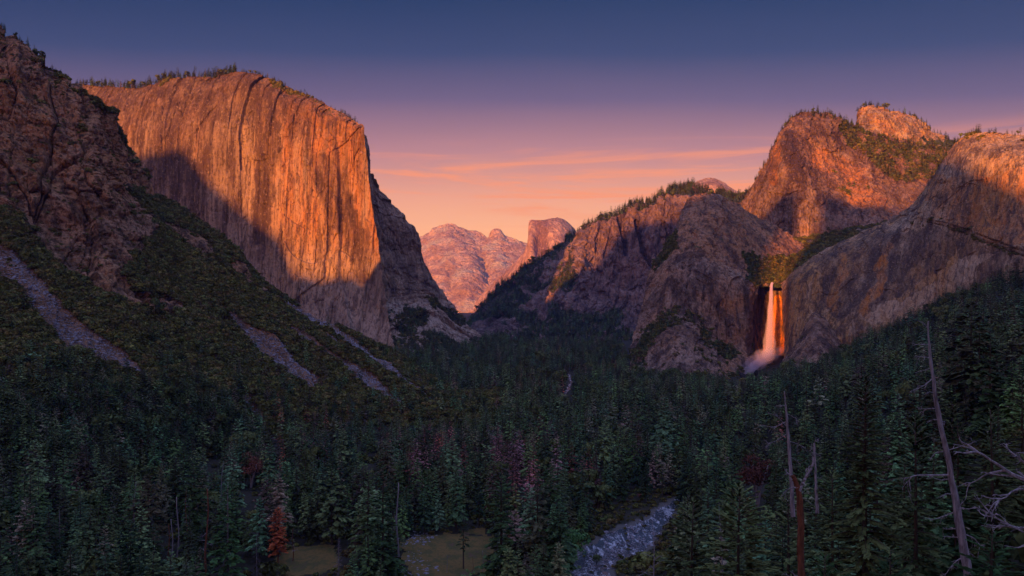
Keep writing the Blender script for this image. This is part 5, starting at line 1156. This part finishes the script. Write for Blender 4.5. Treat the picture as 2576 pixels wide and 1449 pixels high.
for k, (lb, x_, d_, t_, mt) in enumerate([('round green tree on the left river bank', 1441, 640, 1312, 'fresh'), ('light green leafy tree left of the river bed', 1345, 600, 1290, 'fresh'), ('green leafy tree between the meadow and the river', 1300, 590, 1340, 'olive'), ('green bush at the back right of the meadow', 1210, 745, 1335, 'fresh'),
                                          ('small green bush in the middle of the meadow', 1100, 690, 1372, 'olive'), ('reddish willow thicket on the far river bank', 1610, 850, 1240, 'redshrub'), ('low reddish willow beside the river bend', 1575, 830, 1258, 'redshrub'), ('brown willow bush above the river bend', 1680, 860, 1245, 'redshrub'), ('green bush growing in the river bed', 1500, 640, 1385, 'olive'), ('small green bush at the bottom of the meadow', 1000, 600, 1405, 'fresh'), ('dark bush left of the boulder pile', 955, 620, 1392, 'olive')]):
    loc, H = at(x_, d_, t_, -.2); d0 = leafball(670 + k, n=700, rx=.5, rz=.4, zc=.5, leaf=.06, lumps=9); tr, cr = pair('leafy_tree', d0, 'bark', mt); W = max(H, 6); thing('bush' if 'bush' in lb or 'willow' in lb else 'leafy_tree', lb, 'bush' if 'bush' in lb or 'willow' in lb else 'tree', loc, [('trunk', tr), ('crown', cr)], None, (W, W, H))
# pale bare trunks standing in the forest
for k, (x_, d_, t_, b_) in enumerate([(424, 615, 1318, 0), (432, 612, 1305, 0), (447, 640, 1250, 0), (470, 640, 1225, 1), (340, 650, 1210, 1), (385, 660, 1215, 1), (520, 590, 1230, 0), (1125, 620, 1395, 0), (1215, 615, 1385, 0), (1190, 620, 1400, 0), (560, 700, 1160, 1), (1000, 650, 1215, 0), (1050, 900, 1150, 1), (240, 620, 1290, 1), (1485, 1200, 1060, 1)]):
    loc, H = at(x_, d_, t_, -.3); dat = bare_tree(700 + k, n=10 + 12 * b_, r=.12, c0=.35, rad=.013, up=.2, broken=not b_); parts = pair('snag', dat, 'redbark' if k % 3 == 0 else 'greybark', 'greybark')
    thing('bare_snag', ('short broken pale snag %s' if H < 22 else 'tall bare pale trunk %s') % ('in the meadow' if 1100 < x_ < 1230 else 'far back in the forest' if d_ > 800 else 'among the dark trees at lower left' if x_ < 600 else 'beside the right meadow'), 'snag', loc, [('trunk', parts[0]), ('branches', parts[1])], 'pale standing dead trunks', (H, H, H))

# ------------------------------------------------------------------ labels of the forest trees: by their neighbours, then by order
LM = [(700, 1350, 'rust-orange pine'), (574, 1330, 'bright green spruce'), (647, 1400, 'grey-purple bare spruce'), (632, 1180, 'round purplish tree'), (533, 1090, 'tall crimson dead conifer'), (866, 1040, 'crimson conifer under the talus'),
      (935, 1120, 'slender bright crimson conifer'), (322, 1400, 'small bright green conifer'), (150, 1350, 'pale-trunked green conifer'), (432, 1340, 'pale broken trunks'), (1166, 1360, 'bare-stemmed meadow conifer'), (1040, 1400, 'boulder pile'),
      (1262, 1320, 'tall full bottom-centre conifer'), (1441, 1350, 'round green riverbank tree'), (1503, 1290, 'mauve twin-stemmed tree'), (1640, 1380, 'spindly grey bare tree'), (1906, 1165, 'round crimson tree'), (1862, 1330, 'broad dark pine'),
      (1973, 1100, 'thin pale snag'), (2180, 1200, 'tufted tall pine'), (2380, 1150, 'leaning grey snag'), (2540, 1200, 'bleached right-edge branches'), (1930, 930, 'waterfall foot'), (1432, 965, 'far river glint'), (60, 1050, 'wide left talus'),
      (300, 1130, 'lower left slope'), (1000, 1060, 'toe of the hillside'), (1150, 900, 'foot of the monolith buttress'), (1650, 1300, 'river bend'), (1700, 960, 'foot of the brown peaked rock'), (2300, 850, 'foot of the long wall'), (1300, 1100, 'mauve dead stand'), (1700, 1100, 'middle of the forest')]
groups_ = {}
for o in list(sc.objects):
    if o.get('group') in ('green conifers of the valley forest', 'dead red conifers among the green ones', 'pale standing dead trunks') and o.parent is None:
        H_ = o.scale[2]; x_, y_ = view(o.location[0], o.location[1], o.location[2] + H_ * .8)
        l = min(LM, key=lambda q: (q[0] - x_) ** 2 + (q[1] - y_) ** 2); side = 'left of' if x_ < l[0] - 12 else 'right of' if x_ > l[0] + 12 else 'in line with'
        dpt = 'near' if o.location[1] < 750 else 'mid-distance' if o.location[1] < 1500 else 'far'
        kind = {'conifer': 'dark green conifer', 'dead conifer': 'reddish dead conifer', 'snag': 'pale dead trunk'}[o['category']]
        groups_.setdefault((kind, dpt, side, l[2]), []).append((x_, o))
ORD = ['leftmost', 'second from left', 'third from left', 'fourth from left', 'fifth from left', 'sixth from left', 'seventh from left', 'eighth from left', 'ninth from left', 'tenth from left', 'eleventh from left', 'twelfth from left', 'thirteenth from left', 'fourteenth from left', 'fifteenth from left', 'sixteenth from left', 'seventeenth from left', 'eighteenth from left', 'nineteenth from left', 'twentieth from left'] + ['twenty-%s from left' % q for q in ('first', 'second', 'third', 'fourth', 'fifth', 'sixth', 'seventh', 'eighth', 'ninth')] + ['thirtieth from left'] + ['thirty-%s from left' % q for q in ('first', 'second', 'third', 'fourth', 'fifth', 'sixth', 'seventh', 'eighth', 'ninth')] + ['fortieth from left'] + ['forty-%s from left' % q for q in ('first', 'second', 'third', 'fourth', 'fifth', 'sixth', 'seventh', 'eighth', 'ninth')]
for (kind, dpt, side, nm), lst in groups_.items():
    lst.sort(key=lambda t: t[0]); n = len(lst)
    for i, (x_, o) in enumerate(lst):
        w = '' if n == 1 else 'rightmost ' if i == n - 1 else ORD[min(i, len(ORD) - 1)] + ' '
        o['label'] = '%s%s %s %s the %s' % (w, dpt, kind, side, nm)
